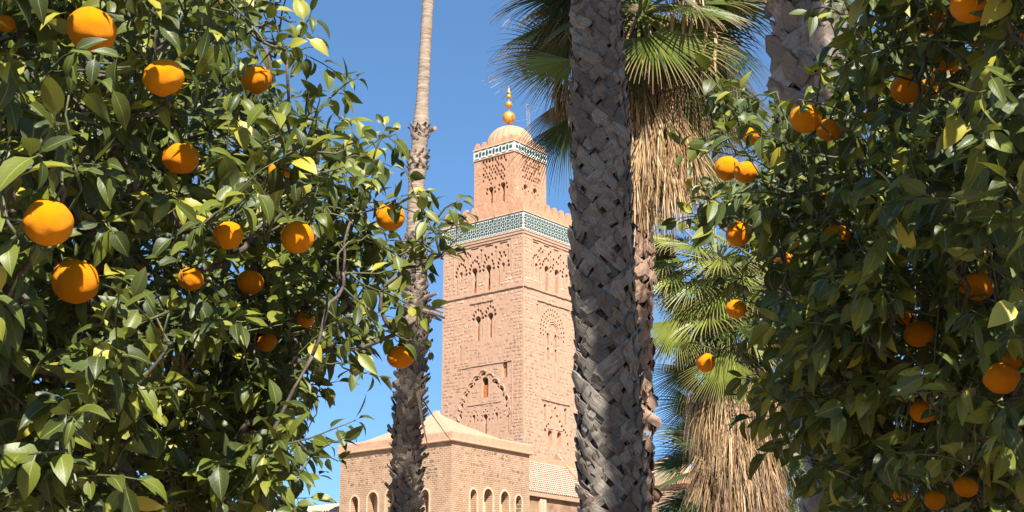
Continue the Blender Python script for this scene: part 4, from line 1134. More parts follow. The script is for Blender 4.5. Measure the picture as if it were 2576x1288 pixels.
def sk3(k):
    x = 1585 + 150 * ((k * .618) % 1); y = 190 + 190 * (x - 1585) / 150 * .6 + random.uniform(-30, 90); return P(x, y, 16.9 + random.uniform(-.15, .3)), random.uniform(.75, 1.2), V3(.12, -.1, 0)
thatch(p3, None, sk3, 34, tone=.8, nst=30)
def sk3b(k): return P(1590 + 110 * random.random(), 330 + random.uniform(-40, 110), 16.85 + random.uniform(-.1, .25)), random.uniform(.8, 1.25), V3(.05, -.1, 0)
thatch(p3, None, sk3b, 30, tone=.95, nst=34)
def sk3c(k): return P(1680 + 110 * random.random(), 10 + random.uniform(-40, 200), 16.7 + random.uniform(-.1, .3)), random.uniform(.4, .9), V3(.1, -.2, 0)
thatch(p3, None, sk3c, 16, tone=.55, nst=14)
def sk3d(k): return P(1400 + 40 * random.random(), 190 + random.uniform(-10, 40), 16.9), random.uniform(.4, .7), V3(-.2, -.1, 0)
thatch(p3, None, sk3d, 6, tone=.6, nst=18)
for k in range(20):
    x = 1590 + 150 * ((k * .618) % 1); H = P(x, 230 + random.uniform(0, 150), 16.75 + random.uniform(-.1, .3))
    frond(p3, C3 - V3(0, 0, .2), H, V3(random.uniform(-.1, .25), -.15, -1), V3(random.uniform(-.6, .6), -1, .1), random.uniform(.8, 1.2), 22, R(random.uniform(12, 26)), .5, random.uniform(.2, .9), 1., .5, 1., 0, .25, .012, 'dead_frond')
# curled dry boots / spathes hanging in the crown
m = MB()
for x, y, l_ in ((1680, 20, 95), (1710, 5, 150), (1745, -10, 190), (1770, 20, 140), (1660, 60, 80), (1790, 60, 130)):
    p0 = P(x, y, 16.4); p1 = P(x + random.uniform(-12, 14), y + l_ * .5, 16.35); p2 = P(x + random.uniform(0, 25), y + l_, 16.4); m.tube([p0, p0.lerp(p1, .5) + V3(.03, 0, 0), p1, p1.lerp(p2, .5) - V3(.02, 0, 0), p2], [.012, .028, .02, .03, .006], 5, 0, .85, 1.)
m.build('dry_spathes', M['fan'], p3)

# --- mid distance palm with the straw skirt
Y4 = 25.
ax = axis([(1803, 640, 28), (1812, 720, 30), (1838, 960, 40), (1858, 1288, 46)], Y4)
p4 = empty('fan_palm', (ax[0][0].x, ax[0][0].y, 0), 'fan palm with a broad straw skirt and pale green fans, right of centre', 'palm tree')
C4 = P(1803, 668, Y4)
trunk_core(ax, C4.z, .75, 'fibre', p4)
for (hx, hy, yy, an, ti, fc, rp, ns, spd, dr_, tn, td) in [  # low tn values paint shade into some of the fans
    (1812, 684, 24.4, 268, -15, (0, -.9, .4), 92, 34, 78, .35, .85, .3),
    (1824, 893, 24.2, 262, -12, (0, -.95, .35), 150, 44, 62, .22, .92, .5),
    (1722, 735, 24.6, 215, -10, (-.2, -.9, .4), 120, 34, 80, .5, .7, .5),
    (1700, 805, 24.3, 245, -12, (-.1, -.95, .3), 140, 40, 62, .3, .85, .6),
    (1768, 738, 24.3, 258, -12, (0, -.9, .35), 130, 32, 52, .6, .85, .5),
    (1888, 790, 24.4, 285, -10, (.2, -.9, .35), 125, 36, 60, .4, .72, .5),
    (1720, 660, 24.9, 180, 0, (-.1, -.5, .8), 120, 34, 80, .85, .55, .6),
    (1700, 640, 25.3, 200, 0, (-.1, .5, .8), 115, 34, 80, .8, .15, .6),
    (1795, 470, 25.3, 92, 5, (0, -.9, -.2), 110, 34, 80, .3, .25, .2),
    (1760, 500, 25.0, 130, -5, (0, -.7, .5), 105, 34, 95, .9, .75, .3),
    (1830, 510, 25.0, 40, -5, (0, -.7, .5), 110, 34, 95, .9, .6, .3),
    (1775, 430, 25.4, 95, 5, (0, -.9, .1), 70, 28, 90, .2, .3, .2),
    (1880, 560, 25.0, -20, -5, (0, -.7, .6), 110, 34, 95, .7, .7, .4),
    (1900, 620, 24.8, -35, -5, (0, -.8, .5), 120, 34, 90, .5, .8, .4),
    (1895, 690, 24.8, -50, -5, (.1, -.8, .5), 125, 34, 90, .6, .5, .5),
    (1700, 560, 25.2, 165, 0, (0, -.5, .8), 95, 30, 90, .9, .6, .3),
    (1740, 925, 25.0, 225, 0, (-.2, -.9, .3), 150, 36, 60, .6, .3, .4),
    (1745, 1010, 25.3, 205, 0, (-.1, -.8, .5), 125, 34, 72, .5, .06, .3),
    (1890, 930, 25.0, 300, 0, (.2, -.9, .3), 150, 34, 56, .6, .35, .5),
    (1930, 1010, 25.2, 300, 0, (.2, -.9, .3), 130, 34, 56, .6, .3, .4),
    (1925, 860, 25.2, -60, 0, (.2, -.8, .5), 130, 34, 80, .6, .2, .5),
    (1850, 770, 25.1, -70, 0, (.1, -.9, .4), 130, 34, 70, .6, .4, .5)]:
    fpx(p4, C4, hx, hy, yy, an, ti, fc, rp, nseg=ns, spread=R(spd), droop=dr_, tone=min(1, tn + .15), tipdry=td, pet=.016)
crown(p4, C4, 16, .8, .75, -45, 60, .3, nseg=26, az0=-20, az1=200, droop=.7, pet=.015)
crown(p4, C4, 26, .95, .85, -75, 40, .9, nseg=34, az0=180, az1=360, droop=.75, pet=.015, tipdry=.6)
crown(p4, C4 - V3(-.1, 0, .9), 18, .75, .9, -80, 0, .6, nseg=34, az0=150, az1=390, droop=.8, pet=.015, tipdry=.5)
def sk4(k):
    a = R(180 + 180 * ((k * .618) % 1)); rr = .25 + .25 * random.random()
    c = P(1842, 960 + random.uniform(-20, 110), Y4); return c + V3(math.cos(a) * rr * 1.25, math.sin(a) * rr, 0), random.uniform(.85, 1.35), V3(math.cos(a) * .85, math.sin(a) * .85, 0)
thatch(p4, None, sk4, 90, tone=.68, nst=34)
def sk4b(k):
    a = R(180 + 180 * ((k * .618) % 1)); rr = .3 + .22 * random.random()
    c = P(1855, 1110 + random.uniform(-20, 130), Y4); return c + V3(math.cos(a) * rr * 1.2, math.sin(a) * rr, 0), random.uniform(.9, 1.3), V3(math.cos(a) * .35, math.sin(a) * .35, 0)
thatch(p4, None, sk4b, 60, tone=.55, nst=30)

for k in range(34):
    a = R(185 + 170 * ((k * .618) % 1)); H = P(1845, 960 + 200 * ((k * .37) % 1), Y4) + V3(math.cos(a) * .42, math.sin(a) * .42, 0)
    frond(p4, H - V3(math.cos(a) * .3, math.sin(a) * .3, -.25), H, V3(math.cos(a) * .45, math.sin(a) * .45, -1), V3(math.cos(a), math.sin(a), .3), random.uniform(.75, 1.15), 22, R(random.uniform(14, 30)), .5, random.uniform(.15, .85), 1., .5, 1., 0, .25, .014, 'dead_frond')
# --- lower palm behind
Y6 = 31.
C6 = P(1850, 1200, Y6)
p6 = empty('fan_palm', (C6.x, C6.y, 0), 'low fan palm, shade toned into its left fans, spreading behind the straw skirted palm near the bottom', 'palm tree')
ax = [(V3(C6.x + .1, Y6, -.05), .3), (V3(C6.x, Y6, C6.z), .25)]
trunk_core(ax, C6.z, 1., 'fibre', p6)
for (hx, hy, an, rp, tn, ns, spd, fc) in [(1765, 1085, 175, 140, .08, 40, 70, (0, .5, .8)), (1760, 1140, 185, 150, .05, 40, 60, (0, .5, .8)), (1765, 1245, 190, 155, .12, 44, 80, (0, -.4, .85)), (1775, 1275, 205, 150, .06, 44, 80, (0, .5, .8)),  # very dark tone on the left fans paints in their shade
                                          (1950, 1190, -30, 120, .35, 40, 80, (.1, -.7, .6)), (1965, 1150, 0, 120, .45, 38, 70, (.1, -.6, .7)), (1900, 1290, -60, 120, .8, 40, 80, (.1, -.9, .4)), (1960, 1265, -40, 130, .75, 40, 80, (.1, -.8, .5)), (1985, 1090, 5, 110, .25, 38, 70, (.1, -.6, .7)), (1700, 1290, 200, 120, .2, 40, 80, (0, -.4, .85))]:
    fpx(p6, C6, hx, hy, Y6 + random.uniform(-.5, .3), an, 0, fc, rp, nseg=ns, spread=R(spd), droop=.45, tone=tn, tipdry=.2, pet=.018)
crown(p6, C6, 20, 1.2, 1.1, -30, 70, .25, nseg=30, droop=.6)

# --- big pale trunk at right behind the orange tree
ax = axis([(2030, -300, 76), (2035, 0, 76), (2052, 240, 78), (2090, 700, 80), (2128, 1080, 88), (2142, 1288, 92)], 11.)
p5 = empty('fan_palm', (ax[0][0].x, ax[0][0].y, 0), 'broad palm trunk with large pale torn leaf bases behind the right orange tree', 'palm tree')
trunk_core(ax, 9.9, .78, 'fibre', p5); boot_trunk(p5, ax, .6, 9.8, 1.5, 'strap', 'boot_pale', 5, .21, 290, .90, tilt=.2)
crown(p5, at_z(ax, 9.9)[0], 12, .9, .9, 0, 70, .4, nseg=20)
# --- trunk glimpsed low at far right, and palm fans behind the left orange tree
ax = axis([(2440, 1100, 70), (2455, 1288, 74)], 13.)
p7 = empty('fan_palm', (ax[0][0].x, ax[0][0].y, 0), 'brown palm trunk glimpsed through leaves at the bottom right', 'palm tree')
ax = [ax[0], (V3(ax[1][0].x, ax[1][0].y, 7), .24)]
trunk_core(ax, 7, 1., 'fibre', p7); boot_trunk(p7, ax, .6, 6.9, 1.2, 'strap', 'boot_warm', 6, .16, 120, .95)
p8c = P(330, 330, 20)
p8 = empty('fan_palm', (p8c.x, 20, 0), 'fan palm glimpsed through gaps in the left orange tree', 'palm tree')
ax = [(V3(p8c.x, 20, -.05), .25), (V3(p8c.x, 20, p8c.z), .2)]
trunk_core(ax, p8c.z, 1., 'fibre', p8); crown(p8, p8c, 26, .9, .9, -50, 60, .7, nseg=30, tipdry=.9)

# ================================================================== orange trees
def leaf_mesh(name, seed, tone):
    rd = random.Random(seed); N = 8; fold = rd.uniform(.15, .65); bend = rd.uniform(.1, 1.3) * (1 if rd.random() < .8 else -.6); wid = rd.uniform(.155, .245); tw = rd.uniform(-.5, .5); wave = rd.uniform(0, .025)
    prof = [(0, .012), (.10, .014), (.17, .10 * 1), (.30, .80), (.48, 1.0), (.66, .86), (.82, .52), (.93, .2), (1.0, .01)]
    mb = MB(); vs = []; uv = []
    y = 0; z = 0; px_ = 0
    for i, (t, wv) in enumerate(prof):
        dt = t - px_; px_ = t; an = bend * (t ** 1.3); y += dt * math.cos(an); z -= dt * math.sin(an)
        hw = wid * (wv if wv > .05 else wv)
        hw = wid * wv if i > 1 else wv
        a = tw * t; wq = math.sin(t * 17 + seed) * wave * wv
        for j in (-1, -.5, 0, .5, 1):
            X = j * hw; Zl = abs(j) * hw * fold * (1.2 - .3 * abs(j)) + (wq * j * j * (1 if j > 0 else -.7))
            vs.append(Vector((X * math.cos(a) - Zl * math.sin(a) * .3, y, z + Zl + X * math.sin(a) * .5))); uv.append((j * .5 + .5, t))
    fs = [(i * 5 + j, i * 5 + j + 1, (i + 1) * 5 + j + 1, (i + 1) * 5 + j) for i in range(len(prof) - 1) for j in range(4)]
    mb.add(vs, fs, 0, tone, 0, uv)
    return mb.mesh(name, [M['leaf']], smooth=True)
LEAVES = []
for k in range(15): LEAVES.append(leaf_mesh('leaf', k, [.08, .25, .45, .65, .84][k % 5] + (.17 if k == 14 else 0)))
SUNN = np.array(SUNV)
def leafmat(p, d, n, L):
    y = d / np.linalg.norm(d); x = np.cross(y, n); nl = np.linalg.norm(x)
    if nl < 1e-4: x = np.cross(y, np.array([.3, .5, .8])); nl = np.linalg.norm(x)
    x /= nl; z = np.cross(x, y); Mx = np.eye(4); Mx[:3, 0] = x * L; Mx[:3, 1] = y * L; Mx[:3, 2] = z * L; Mx[:3, 3] = p; return Mx
def leaves_on(out, path, spacing, L0, L1, droop, sunw, start=.15, size=1.):
    """alternate leaves along a twig path (list of np points)"""
    seg = [np.linalg.norm(b - a) for a, b in zip(path, path[1:])]; tot = sum(seg); s = tot * start; side = random.random() * 6.28
    while s < tot + .001:
        q = s; i = 0
        while i < len(seg) - 1 and q > seg[i]: q -= seg[i]; i += 1
        t = min(1, q / max(seg[i], 1e-6)); p = path[i] * (1 - t) + path[i + 1] * t; d = (path[i + 1] - path[i]) / max(seg[i], 1e-6)
        side += 2.4 + random.uniform(-.5, .5)
        a = np.cross(d, [0.2, .1, 1.]); a /= max(np.linalg.norm(a), 1e-4); b = np.cross(d, a)
        rad = a * math.cos(side) + b * math.sin(side); fr = .25 + .75 * (s / tot)
        ld = d * (.35 + .5 * fr * random.random()) + rad * .85 + np.array([0, 0, -droop * random.uniform(.3, 1.3)])
        nn = SUNN * sunw + np.array([0, 0, .55]) + rng.normal(0, .62, 3)
        out.append((p, ld, nn, random.triangular(L0 * .75, L1 * 1.12, L0 * .5 + L1 * .5) * size)); s += spacing * random.uniform(.7, 1.3)
    for _ in range(2):
        out.append((path[-1], d + rng.normal(0, .45, 3) + np.array([0, 0, -droop * .4]), SUNN * sunw + np.array([0, 0, .5]) + rng.normal(0, .5, 3), random.uniform(L0, L1) * size * .9))

def orange_mesh(seed):
    rd = random.Random(seed); rs = np.random.default_rng(seed); mb = MB(); seg, ring = 40, 26
    vs = []; ph = [rs.uniform(0, 6.28, 3) for _ in range(7)]; fr = [rs.uniform(2, 9, 3) for _ in range(7)]; ob = rd.uniform(.84, .97)
    for i in range(ring + 1):
        t = math.pi * i / ring
        for k in range(seg):
            p = 2 * math.pi * k / seg; v = np.array([math.sin(t) * math.cos(p), math.sin(t) * math.sin(p), math.cos(t)])
            b = sum(math.sin(f[0] * v[0] + q[0]) * math.sin(f[1] * v[1] + q[1]) * math.sin(f[2] * v[2] + q[2]) for f, q in zip(fr, ph)) * .014
            top = math.exp(-(t / .28) ** 2) * -.07; rib = .010 * math.cos(p * 8 + seed) * math.exp(-(t / .8) ** 2)
            r_ = 1 + b + top + rib
            vs.append(Vector((v[0] * r_, v[1] * r_, v[2] * r_ * ob)))
    fs = [(i * seg + k, (i + 1) * seg + k, (i + 1) * seg + (k + 1) % seg, i * seg + (k + 1) % seg) for i in range(ring) for k in range(seg)]
    mb.add(vs, fs); return mb.mesh('orange', [M['orange']], smooth=True)
OM = [orange_mesh(s) for s in range(5)]
cm = MB(); q_ = []
for k in range(10): r_ = .17 if k % 2 else .09; q_.append(Vector((r_ * math.cos(k * math.pi / 5), r_ * math.sin(k * math.pi / 5), 0)))
cm.add(q_ + [Vector((0, 0, .06))] , [(k, (k + 1) % 10, 10) for k in range(10)]); cm.add([Vector((v.x * .9, v.y * .9, -.05)) for v in q_] + q_, [(k, (k + 1) % 10, 10 + (k + 1) % 10, 10 + k) for k in range(10)])
CALYX = cm.mesh('calyx', [M['calyx']])

def build_tree(label, trunk_xy, top, poly, sparse, depth, thick, ntw, nsp, sprays, fruits, box_twigs, droop, sunw, lsize, group):
    root = empty('orange_tree', (trunk_xy[0], trunk_xy[1], 0), label, 'orange tree')
    leaves = []; twigs = []; nodes = []
    fr = [(x, y, d / 2, dep, hero) for x, y, d, dep, hero, lab in fruits]
    def add_twig(p, size=1., ln=None, dirb=None):
        c = np.array([top[0], top[1] , top[2] + .5]); o = p - c; o /= max(np.linalg.norm(o), .1)
        d = o * .7 + rng.normal(0, .55, 3) + np.array([0, -.25, .15]); d /= np.linalg.norm(d)
        if dirb is not None: d = dirb
        L = ln or random.uniform(.12, .26); path = [p]; q = p.copy()
        for i in range(4):
            d = d + rng.normal(0, .13, 3) + np.array([0, 0, -.10]); d /= np.linalg.norm(d); q = q + d * L / 4; path.append(q)
        twigs.append(path); nodes.append(p); leaves_on(leaves, path, .022 * lsize, .053 * lsize, .105 * lsize, droop, sunw, .1, size)
    def samp(pl, n, dfn, th):
        x0 = min(p[0] for p in pl); x1 = max(p[0] for p in pl); y0 = min(p[1] for p in pl); y1 = max(p[1] for p in pl); k = 0
        while k < n:
            x = random.uniform(x0, x1); y = random.uniform(y0, y1)
            if not inside((x, y), pl): continue
            d0 = dfn(x, y); D = d0 + th * (random.random() ** 1.1)
            # denser in solid angle: weight so that near layers are not sparse
            p = np.array(P(x, y, D)); add_twig(p); k += 1
    samp(poly, ntw, depth, thick)
    for pl, n, th in sparse: samp(pl, n, depth, th)
    if nsp: samp(poly, nsp, lambda x, y: depth(x, y) + thick, 1.2)
    for lo, hi, n in box_twigs:
        for _ in range(n):
            p = np.array([random.uniform(a, b) for a, b in zip(lo, hi)])
            px_, py_, _ = proj(p)
            if p[1] < 2.1 and -100 < px_ < 2676 and py_ > -160: continue
            add_twig(p)
    for sp in sprays:
        dep, pts, st_, sz = sp
        path = [np.array(P(x, y, dep + (k * .04))) for k, (x, y) in enumerate(pts)]
        # subdivide
        pth = []
        for a, b in zip(path, path[1:]):
            for t in (0, .34, .67): pth.append(a * (1 - t) + b * t + rng.normal(0, .004, 3))
        pth.append(path[-1]); twigs.append(pth); nodes.append(pth[0]); leaves_on(leaves, pth, .030, .055, .085, droop * .7, sunw, st_, sz)
        if random.random() < .8: add_twig(pth[-4], .8, .09)
    # filter leaves that would cover the fruits
    Pm = np.array([l[0] + l[1] / np.linalg.norm(l[1]) * l[3] * .55 for l in leaves]); Lb = np.array([l[0] + l[1] / np.linalg.norm(l[1]) * l[3] * .95 for l in leaves])
    X, Y_, D = proj(Pm); X2, Y2, _ = proj(Lb); X0, Y0, _ = proj(np.array([l[0] for l in leaves])); keep = np.ones(len(leaves), bool)
    keep &= ~((D < 2.0) & (X > -150) & (X < 2726) & (Y_ > -150) & (Y_ < 1500))
    Ls = np.array([l[3] for l in leaves])
    for fx_, fy_, fr_, dep, hero in fr:
        frad = fr_ + (.36 * Ls * FPX / D if hero else 0)
        near = (D < dep + .06) & ((np.hypot(X - fx_, Y_ - fy_) < frad) | (np.hypot(X2 - fx_, Y2 - fy_) < fr_ * 1.0) | (np.hypot(X0 - fx_, Y0 - fy_) < fr_))
        keep &= ~(near & (rng.random(len(leaves)) < (.98 if hero else .62)))
        # nothing inside the fruit
        fpp = np.array(P(fx_, fy_, dep)); rr = fr_ * mpp(fy_, dep) * 1.1
        keep &= ~(np.linalg.norm(Pm - fpp, axis=1) < rr)
    leaves = [l for l, k in zip(leaves, keep) if k]; X = X[keep]; Y_ = Y_[keep]; D = D[keep]
    # choose the 300 that show largest
    best = {}
    for i in range(len(leaves)):
        if -10 < X[i] < 2586 and -10 < Y_[i] < 1298:
            key = (int(X[i] // 22), int(Y_[i] // 22))
            if key not in best or D[i] < D[best[key]]: best[key] = i
    cand = sorted(best.values(), key=lambda i: -leaves[i][3] / D[i])[:298]; cs_ = set(cand)
    rest = []
    for i, (p, d, n_, L) in enumerate(leaves):
        Mx = leafmat(p, d, n_, L)
        if i in cs_: link('leaf', LEAVES[random.randrange(15)], root, Matrix(Mx.tolist()))
        else: rest.append((random.randrange(15), Mx, float(np.clip(rng.normal(.42, .30), 0, .93) if random.random() > .03 else .97)))
    joined('foliage', LEAVES, [M['leaf']], rest, root)
    # wood: connect every twig to its nearest inner neighbour
    T = np.array(top); nd = np.array(nodes + [f_pos for f_pos in []]); dist = np.linalg.norm(nd - T, axis=1); order = np.argsort(dist)
    pos = [T]; par = [-1]; plen = [0.]
    for i in order:
        A_ = np.array(pos); dd = np.linalg.norm(A_ - nd[i], axis=1); j = int(np.argmin(dd + .25 * np.array(plen))); pos.append(nd[i]); par.append(j); plen.append(plen[j] + dd[j])
    cntc = [1] * len(pos)
    for i in range(len(pos) - 1, 0, -1): cntc[par[i]] += cntc[i]
    fr3 = [(np.array(P(x, y, dep)), d / 2 * mpp(y, dep)) for x, y, d, dep, hero, lab in fruits]
    small = MB()
    for i in range(1, len(pos)):
        a, b = pos[par[i]], pos[i]; ra = .0020 * cntc[par[i]] ** .42 if par[i] else .0020 * cntc[i] ** .47; rb2 = .0020 * cntc[i] ** .42
        ra = min(ra, rb2 * 1.6); L = np.linalg.norm(b - a); j = rng.normal(0, .07 * L, 3); j2 = rng.normal(0, .07 * L, 3)
        pts = [a, a * .66 + b * .34 + j, a * .33 + b * .67 + j2 - np.array([0, 0, .03 * L]), b]
        rr = [ra, ra * .6 + rb2 * .4, ra * .3 + rb2 * .7, rb2]
        def blk(pt):
            x, y, d = proj(pt); return any(d < f[3] and math.hypot(x - f[0], y - f[1]) < f[2] * .85 for f in fr if f[4])
        if rb2 < .012 and any(blk(q) for q in pts): continue
        if rb2 > .010:
            m_ = MB(); m_.tube(pts, rr, 8); m_.build('branch', M['bark'], root, smooth=True)
        else: small.tube(pts, rr, 5, 1 if rb2 < .0032 else 0)
    for tw_ in twigs:
        skip = False
        for q in tw_:
            x, y, d = proj(q)
            if any(d < f[3] and math.hypot(x - f[0], y - f[1]) < f[2] * .9 for f in fr if f[4]): skip = True
        n = len(tw_)
        if not skip: small.tube(tw_, [.0030 * (1 - .65 * k / n) for k in range(n)], 4, 1)
    small.build('twigs', [M['bark'], M['twig']], root, smooth=True, stuff=True)
    m_ = MB(); bx, by = trunk_xy
    tz = top[2]; m_.tube([V3(bx, by, -.05), V3(bx + .02, by, tz * .3), V3(bx - .03, by + .03, tz * .7), V3(*top)], [.13, .10, .085, .07], 14); m_.build('trunk', M['bark'], root, smooth=True)
    # fruits
    for x, y, d, dep, hero, lab in fruits:
        p = P(x, y, dep); r_ = d / 2 * mpp(y, dep)
        e = link('orange', OM[random.randrange(5)], None, Matrix.Translation(p) @ Matrix.Rotation(random.uniform(0, 6.28), 4, 'Z') @ Matrix.Rotation(random.uniform(-.35, .35), 4, 'X') @ Matrix.Rotation(random.uniform(-.3, .3), 4, 'Y') @ Matrix.Scale(r_, 4))
        tag(e, lab, 'orange', group)
        c_ = link('calyx', CALYX, e, world_of(e) @ Matrix.Translation(V3(0, 0, .885)))
        s_ = MB(); a = world_of(e) @ V3(0, 0, .9); s_.tube([a, a + V3(random.uniform(-.01, .01), .015, .03), a + V3(random.uniform(-.02, .03), .05, .075)], [.002, .0022, .0026], 5)
        s_.mesh('stalk', [M['twig']]); o = s_.build('stalk', M['twig'], None); wm = o.matrix_basis.copy(); o.parent = e; o.matrix_local = world_of(e).inverted() @ wm
    return root, len(leaves)

def D0L(x, y):  # front surface of the left crown
    t = min(1, max(0, x / 900.)); return 2.20 + 1.5 * t ** 1.0 + .45 * max(0, (y - 500) / 800.) + .25 * math.sin(x * .011 + y * .008) + .12 * math.sin(y * .02)
def D0R(x, y):
    t = min(1, max(0, (2576 - x) / 760.)); return 2.45 + 1.6 * t ** .9 + .35 * ((y - 300) / 900.) + .15 * math.sin(x * .013 + y * .01)
def fl(base, lst, dfn):
    out = []
    for x, y, d, hero, lab in lst:
        dep = .077 * FPX / d
        d0 = dfn(x, y); dep = min(max(dep, d0 - .12), d0 + (.35 if hero else .9))
        out.append((x, y, d, dep, hero, lab))
    return out
FLt = fl('', [
 (230, 75, 124, 1, 'largest sunlit orange near the top left corner'),
 (412, 195, 104, 1, 'big orange half covered by a folded leaf, right of the topmost big one'),
 (645, 200, 78, 1, 'orange hanging at the upper right edge of the left tree against blue sky'),
 (455, 398, 92, 1, 'orange in light and shade left of centre of the upper left tree'),
 (122, 560, 124, 1, 'big orange at the left edge, above the shaded one, with a leaf tip across it'),
 (700, 437, 58, 1, 'small sunlit orange with a twig shadow in the middle right of the left tree'),
 (573, 592, 78, 1, 'round orange with branching twig shadows in the centre of the left tree'),
 (480, 565, 60, 0, 'orange peeping from behind leaves just left of the twig shadowed one'),
 (748, 597, 84, 1, 'orange in half shade right of the twig shadowed one'),
 (982, 545, 74, 1, 'orange hanging free on the outer branch against the sky beside the slender palm'),
 (1008, 897, 70, 1, 'lone bright orange hanging in front of the shaggy palm trunk'),
 (480, 702, 66, 1, 'orange below the centre of the left tree with its lower half in shade'),
 (630, 710, 68, 1, 'orange with a dark twig lying across its top'),
 (190, 708, 118, 1, 'large dark orange in deep shade near the left edge'),
 (226, 662, 58, 0, 'small orange tucked behind the large shaded orange'),
 (768, 803, 46, 1, 'small orange striped by shadow at the lower right of the left tree'),
 (672, 862, 52, 1, 'small orange under a yellow green leaf low in the left tree'),
 (428, 912, 44, 0, 'dark little orange deep in the lower left tree'),
 (760, 917, 30, 0, 'tiny orange glimpsed near the lower right edge of the left tree'),
 (45, 1108, 46, 0, 'orange sliver shining low at the left edge'),
 (14, 60, 48, 1, 'orange cut off by the left edge near the top'),
 (560, 3, 34, 0, 'orange cut off by the top edge over the left tree'),
 (40, 682, 34, 0, 'small orange near the left edge beside the branches'),
 (640, 1078, 26, 0, 'tiny dark orange low in the left tree'),
 (470, 236, 60, 0, 'orange in shade right below the leaf covered one'),
 (356, 664, 32, 0, 'orange sliver left of a big yellowish leaf'),
 (398, 832, 42, 0, 'orange glimpsed among branches in the lower middle of the left tree'),
 (345, 262, 26, 0, 'tiny orange bit glinting below the leaf covered orange')], D0L)
FRt = fl('', [
 (2442, 10, 104, 1, 'big orange cut by the top edge in the right tree'),
 (2340, 48, 82, 1, 'orange with a leaf shadow left of the one cut by the top edge'),
 (2458, 92, 58, 0, 'orange half hidden below the big one at the top edge'),
 (2560, 78, 48, 0, 'dark orange at the top right corner'),
 (2375, 150, 62, 1, 'bright upper orange of the stacked pair at the upper right'),
 (2378, 185, 68, 0, 'lower shaded orange of the stacked pair at the upper right'),
 (2281, 222, 80, 1, 'round orange in shade at the upper middle of the right tree'),
 (2332, 226, 58, 0, 'orange tucked behind the round shaded one'),
 (2027, 299, 80, 1, 'bright orange in front of the pale palm trunk'),
 (2086, 326, 64, 1, 'orange touching the bright one in front of the pale palm trunk'),
 (1890, 342, 46, 0, 'orange sliver among leaves at the left tip of the right tree'),
 (1829, 423, 64, 1, 'left orange of the hanging pair at the left tip of the right tree'),
 (1876, 433, 62, 1, 'right orange of the hanging pair at the left tip of the right tree'),
 (1858, 588, 66, 1, 'orange with curved leaf shadows below the hanging pair'),
 (2105, 595, 70, 1, 'orange with leaf tips over its top in the centre of the right tree'),
 (1972, 650, 48, 0, 'dark orange between the palm fans and the right tree'),
 (1852, 777, 52, 1, 'flat orange with one bright spot in front of the palm fans'),
 (1775, 912, 50, 1, 'lowest small orange hanging alone in front of the palm fans'),
 (2458, 720, 84, 1, 'large shaded orange with bright spot near the right edge'),
 (2570, 735, 44, 0, 'orange cut off by the right edge'),
 (2312, 840, 76, 1, 'orange with a lit patch in the lower middle of the right tree'),
 (2276, 800, 58, 0, 'orange mostly hidden up left of the lit patch one'),
 (2520, 951, 92, 1, 'largest shaded orange low at the right edge'),
 (2548, 905, 58, 0, 'orange behind the largest low shaded one'),
 (2322, 1035, 66, 1, 'dark orange half hidden by leaves low in the right tree'),
 (2430, 1225, 60, 1, 'orange with blossom end scar near the bottom right'),
 (2352, 1258, 52, 1, 'small orange at the bottom with a bright right cheek'),
 (2262, 1240, 56, 0, 'dim orange at the bottom edge left of the others'),
 (2065, 507, 50, 0, 'dim orange deep in the upper left part of the right tree'),
 (2245, 650, 24, 0, 'tiny orange glint in the middle of the right tree')], D0R)
polyL = [(-420, -160), (520, -160), (600, -40), (610, 60), (570, 150), (640, 240), (700, 330), (750, 450), (790, 560), (820, 680), (810, 790), (770, 880), (720, 960), (690, 1080), (630, 1180), (590, 1300), (570, 1420), (-420, 1420)]
edgeL = [([(480, 780), (800, 800), (770, 900), (700, 1000), (690, 1120), (630, 1300), (400, 1300)], 170, 1.6), ([(560, -120), (735, -60), (750, 130), (700, 150), (600, 150)], 12, .7), ([(690, 330), (790, 320), (900, 470), (900, 560), (800, 560)], 18, .6), ([(800, 560), (900, 600), (915, 720), (880, 800), (820, 900), (810, 700)], 26, .6), ([(700, 930), (770, 880), (780, 950), (720, 1030), (680, 1180), (630, 1270), (620, 1180)], 14, .6)]
spL = [(3.4, [(650, 360), (740, 320), (800, 270), (835, 240), (868, 240)], .72, .85), (3.5, [(700, 420), (790, 390), (860, 372), (905, 345), (960, 340), (1010, 365)], .45, 1.0),
       (3.5, [(800, 385), (870, 392), (940, 398), (985, 420)], .4, .8), (3.5, [(860, 372), (890, 330), (870, 300)], .4, .8), (3.5, [(780, 440), (860, 420), (905, 450), (915, 480)], .4, 1.0),
       (3.6, [(820, 520), (900, 540), (960, 520), (1000, 505), (1040, 490)], .3, .9), (3.6, [(880, 560), (950, 620), (1010, 640), (1060, 615), (1110, 590), (1170, 540)], .35, .95),
       (3.6, [(1060, 615), (1100, 560), (1140, 515)], .3, .95), (3.6, [(1060, 610), (1110, 640), (1135, 640)], .3, .85), (3.6, [(1100, 590), (1060, 520), (1020, 430)], .5, .85),
       (3.6, [(870, 680), (950, 690), (1010, 680), (1070, 690)], .3, 1.05), (3.6, [(880, 690), (960, 740), (1000, 740)], .3, 1.), (3.6, [(870, 720), (930, 800), (990, 845), (1010, 862)], .25, .95), (3.6, [(990, 845), (1040, 860), (1080, 880)], .3, .7),
       (3.5, [(820, 780), (880, 840), (895, 900)], .2, 1.1), (3.5, [(780, 900), (850, 920), (900, 930), (950, 945)], .4, .8), (3.4, [(740, 1100), (790, 1140), (850, 1160)], .5, .7), (3.4, [(730, 1180), (760, 1200), (800, 1198)], .4, .8), (3.3, [(690, 1250), (740, 1270), (775, 1288)], .3, .8),
       (3.2, [(640, 70), (690, 40), (745, 55)], .3, .8), (3.2, [(660, 110), (720, 120), (755, 145)], .3, .8), (3.3, [(850, 640), (900, 600), (930, 590)], .3, 1.)]
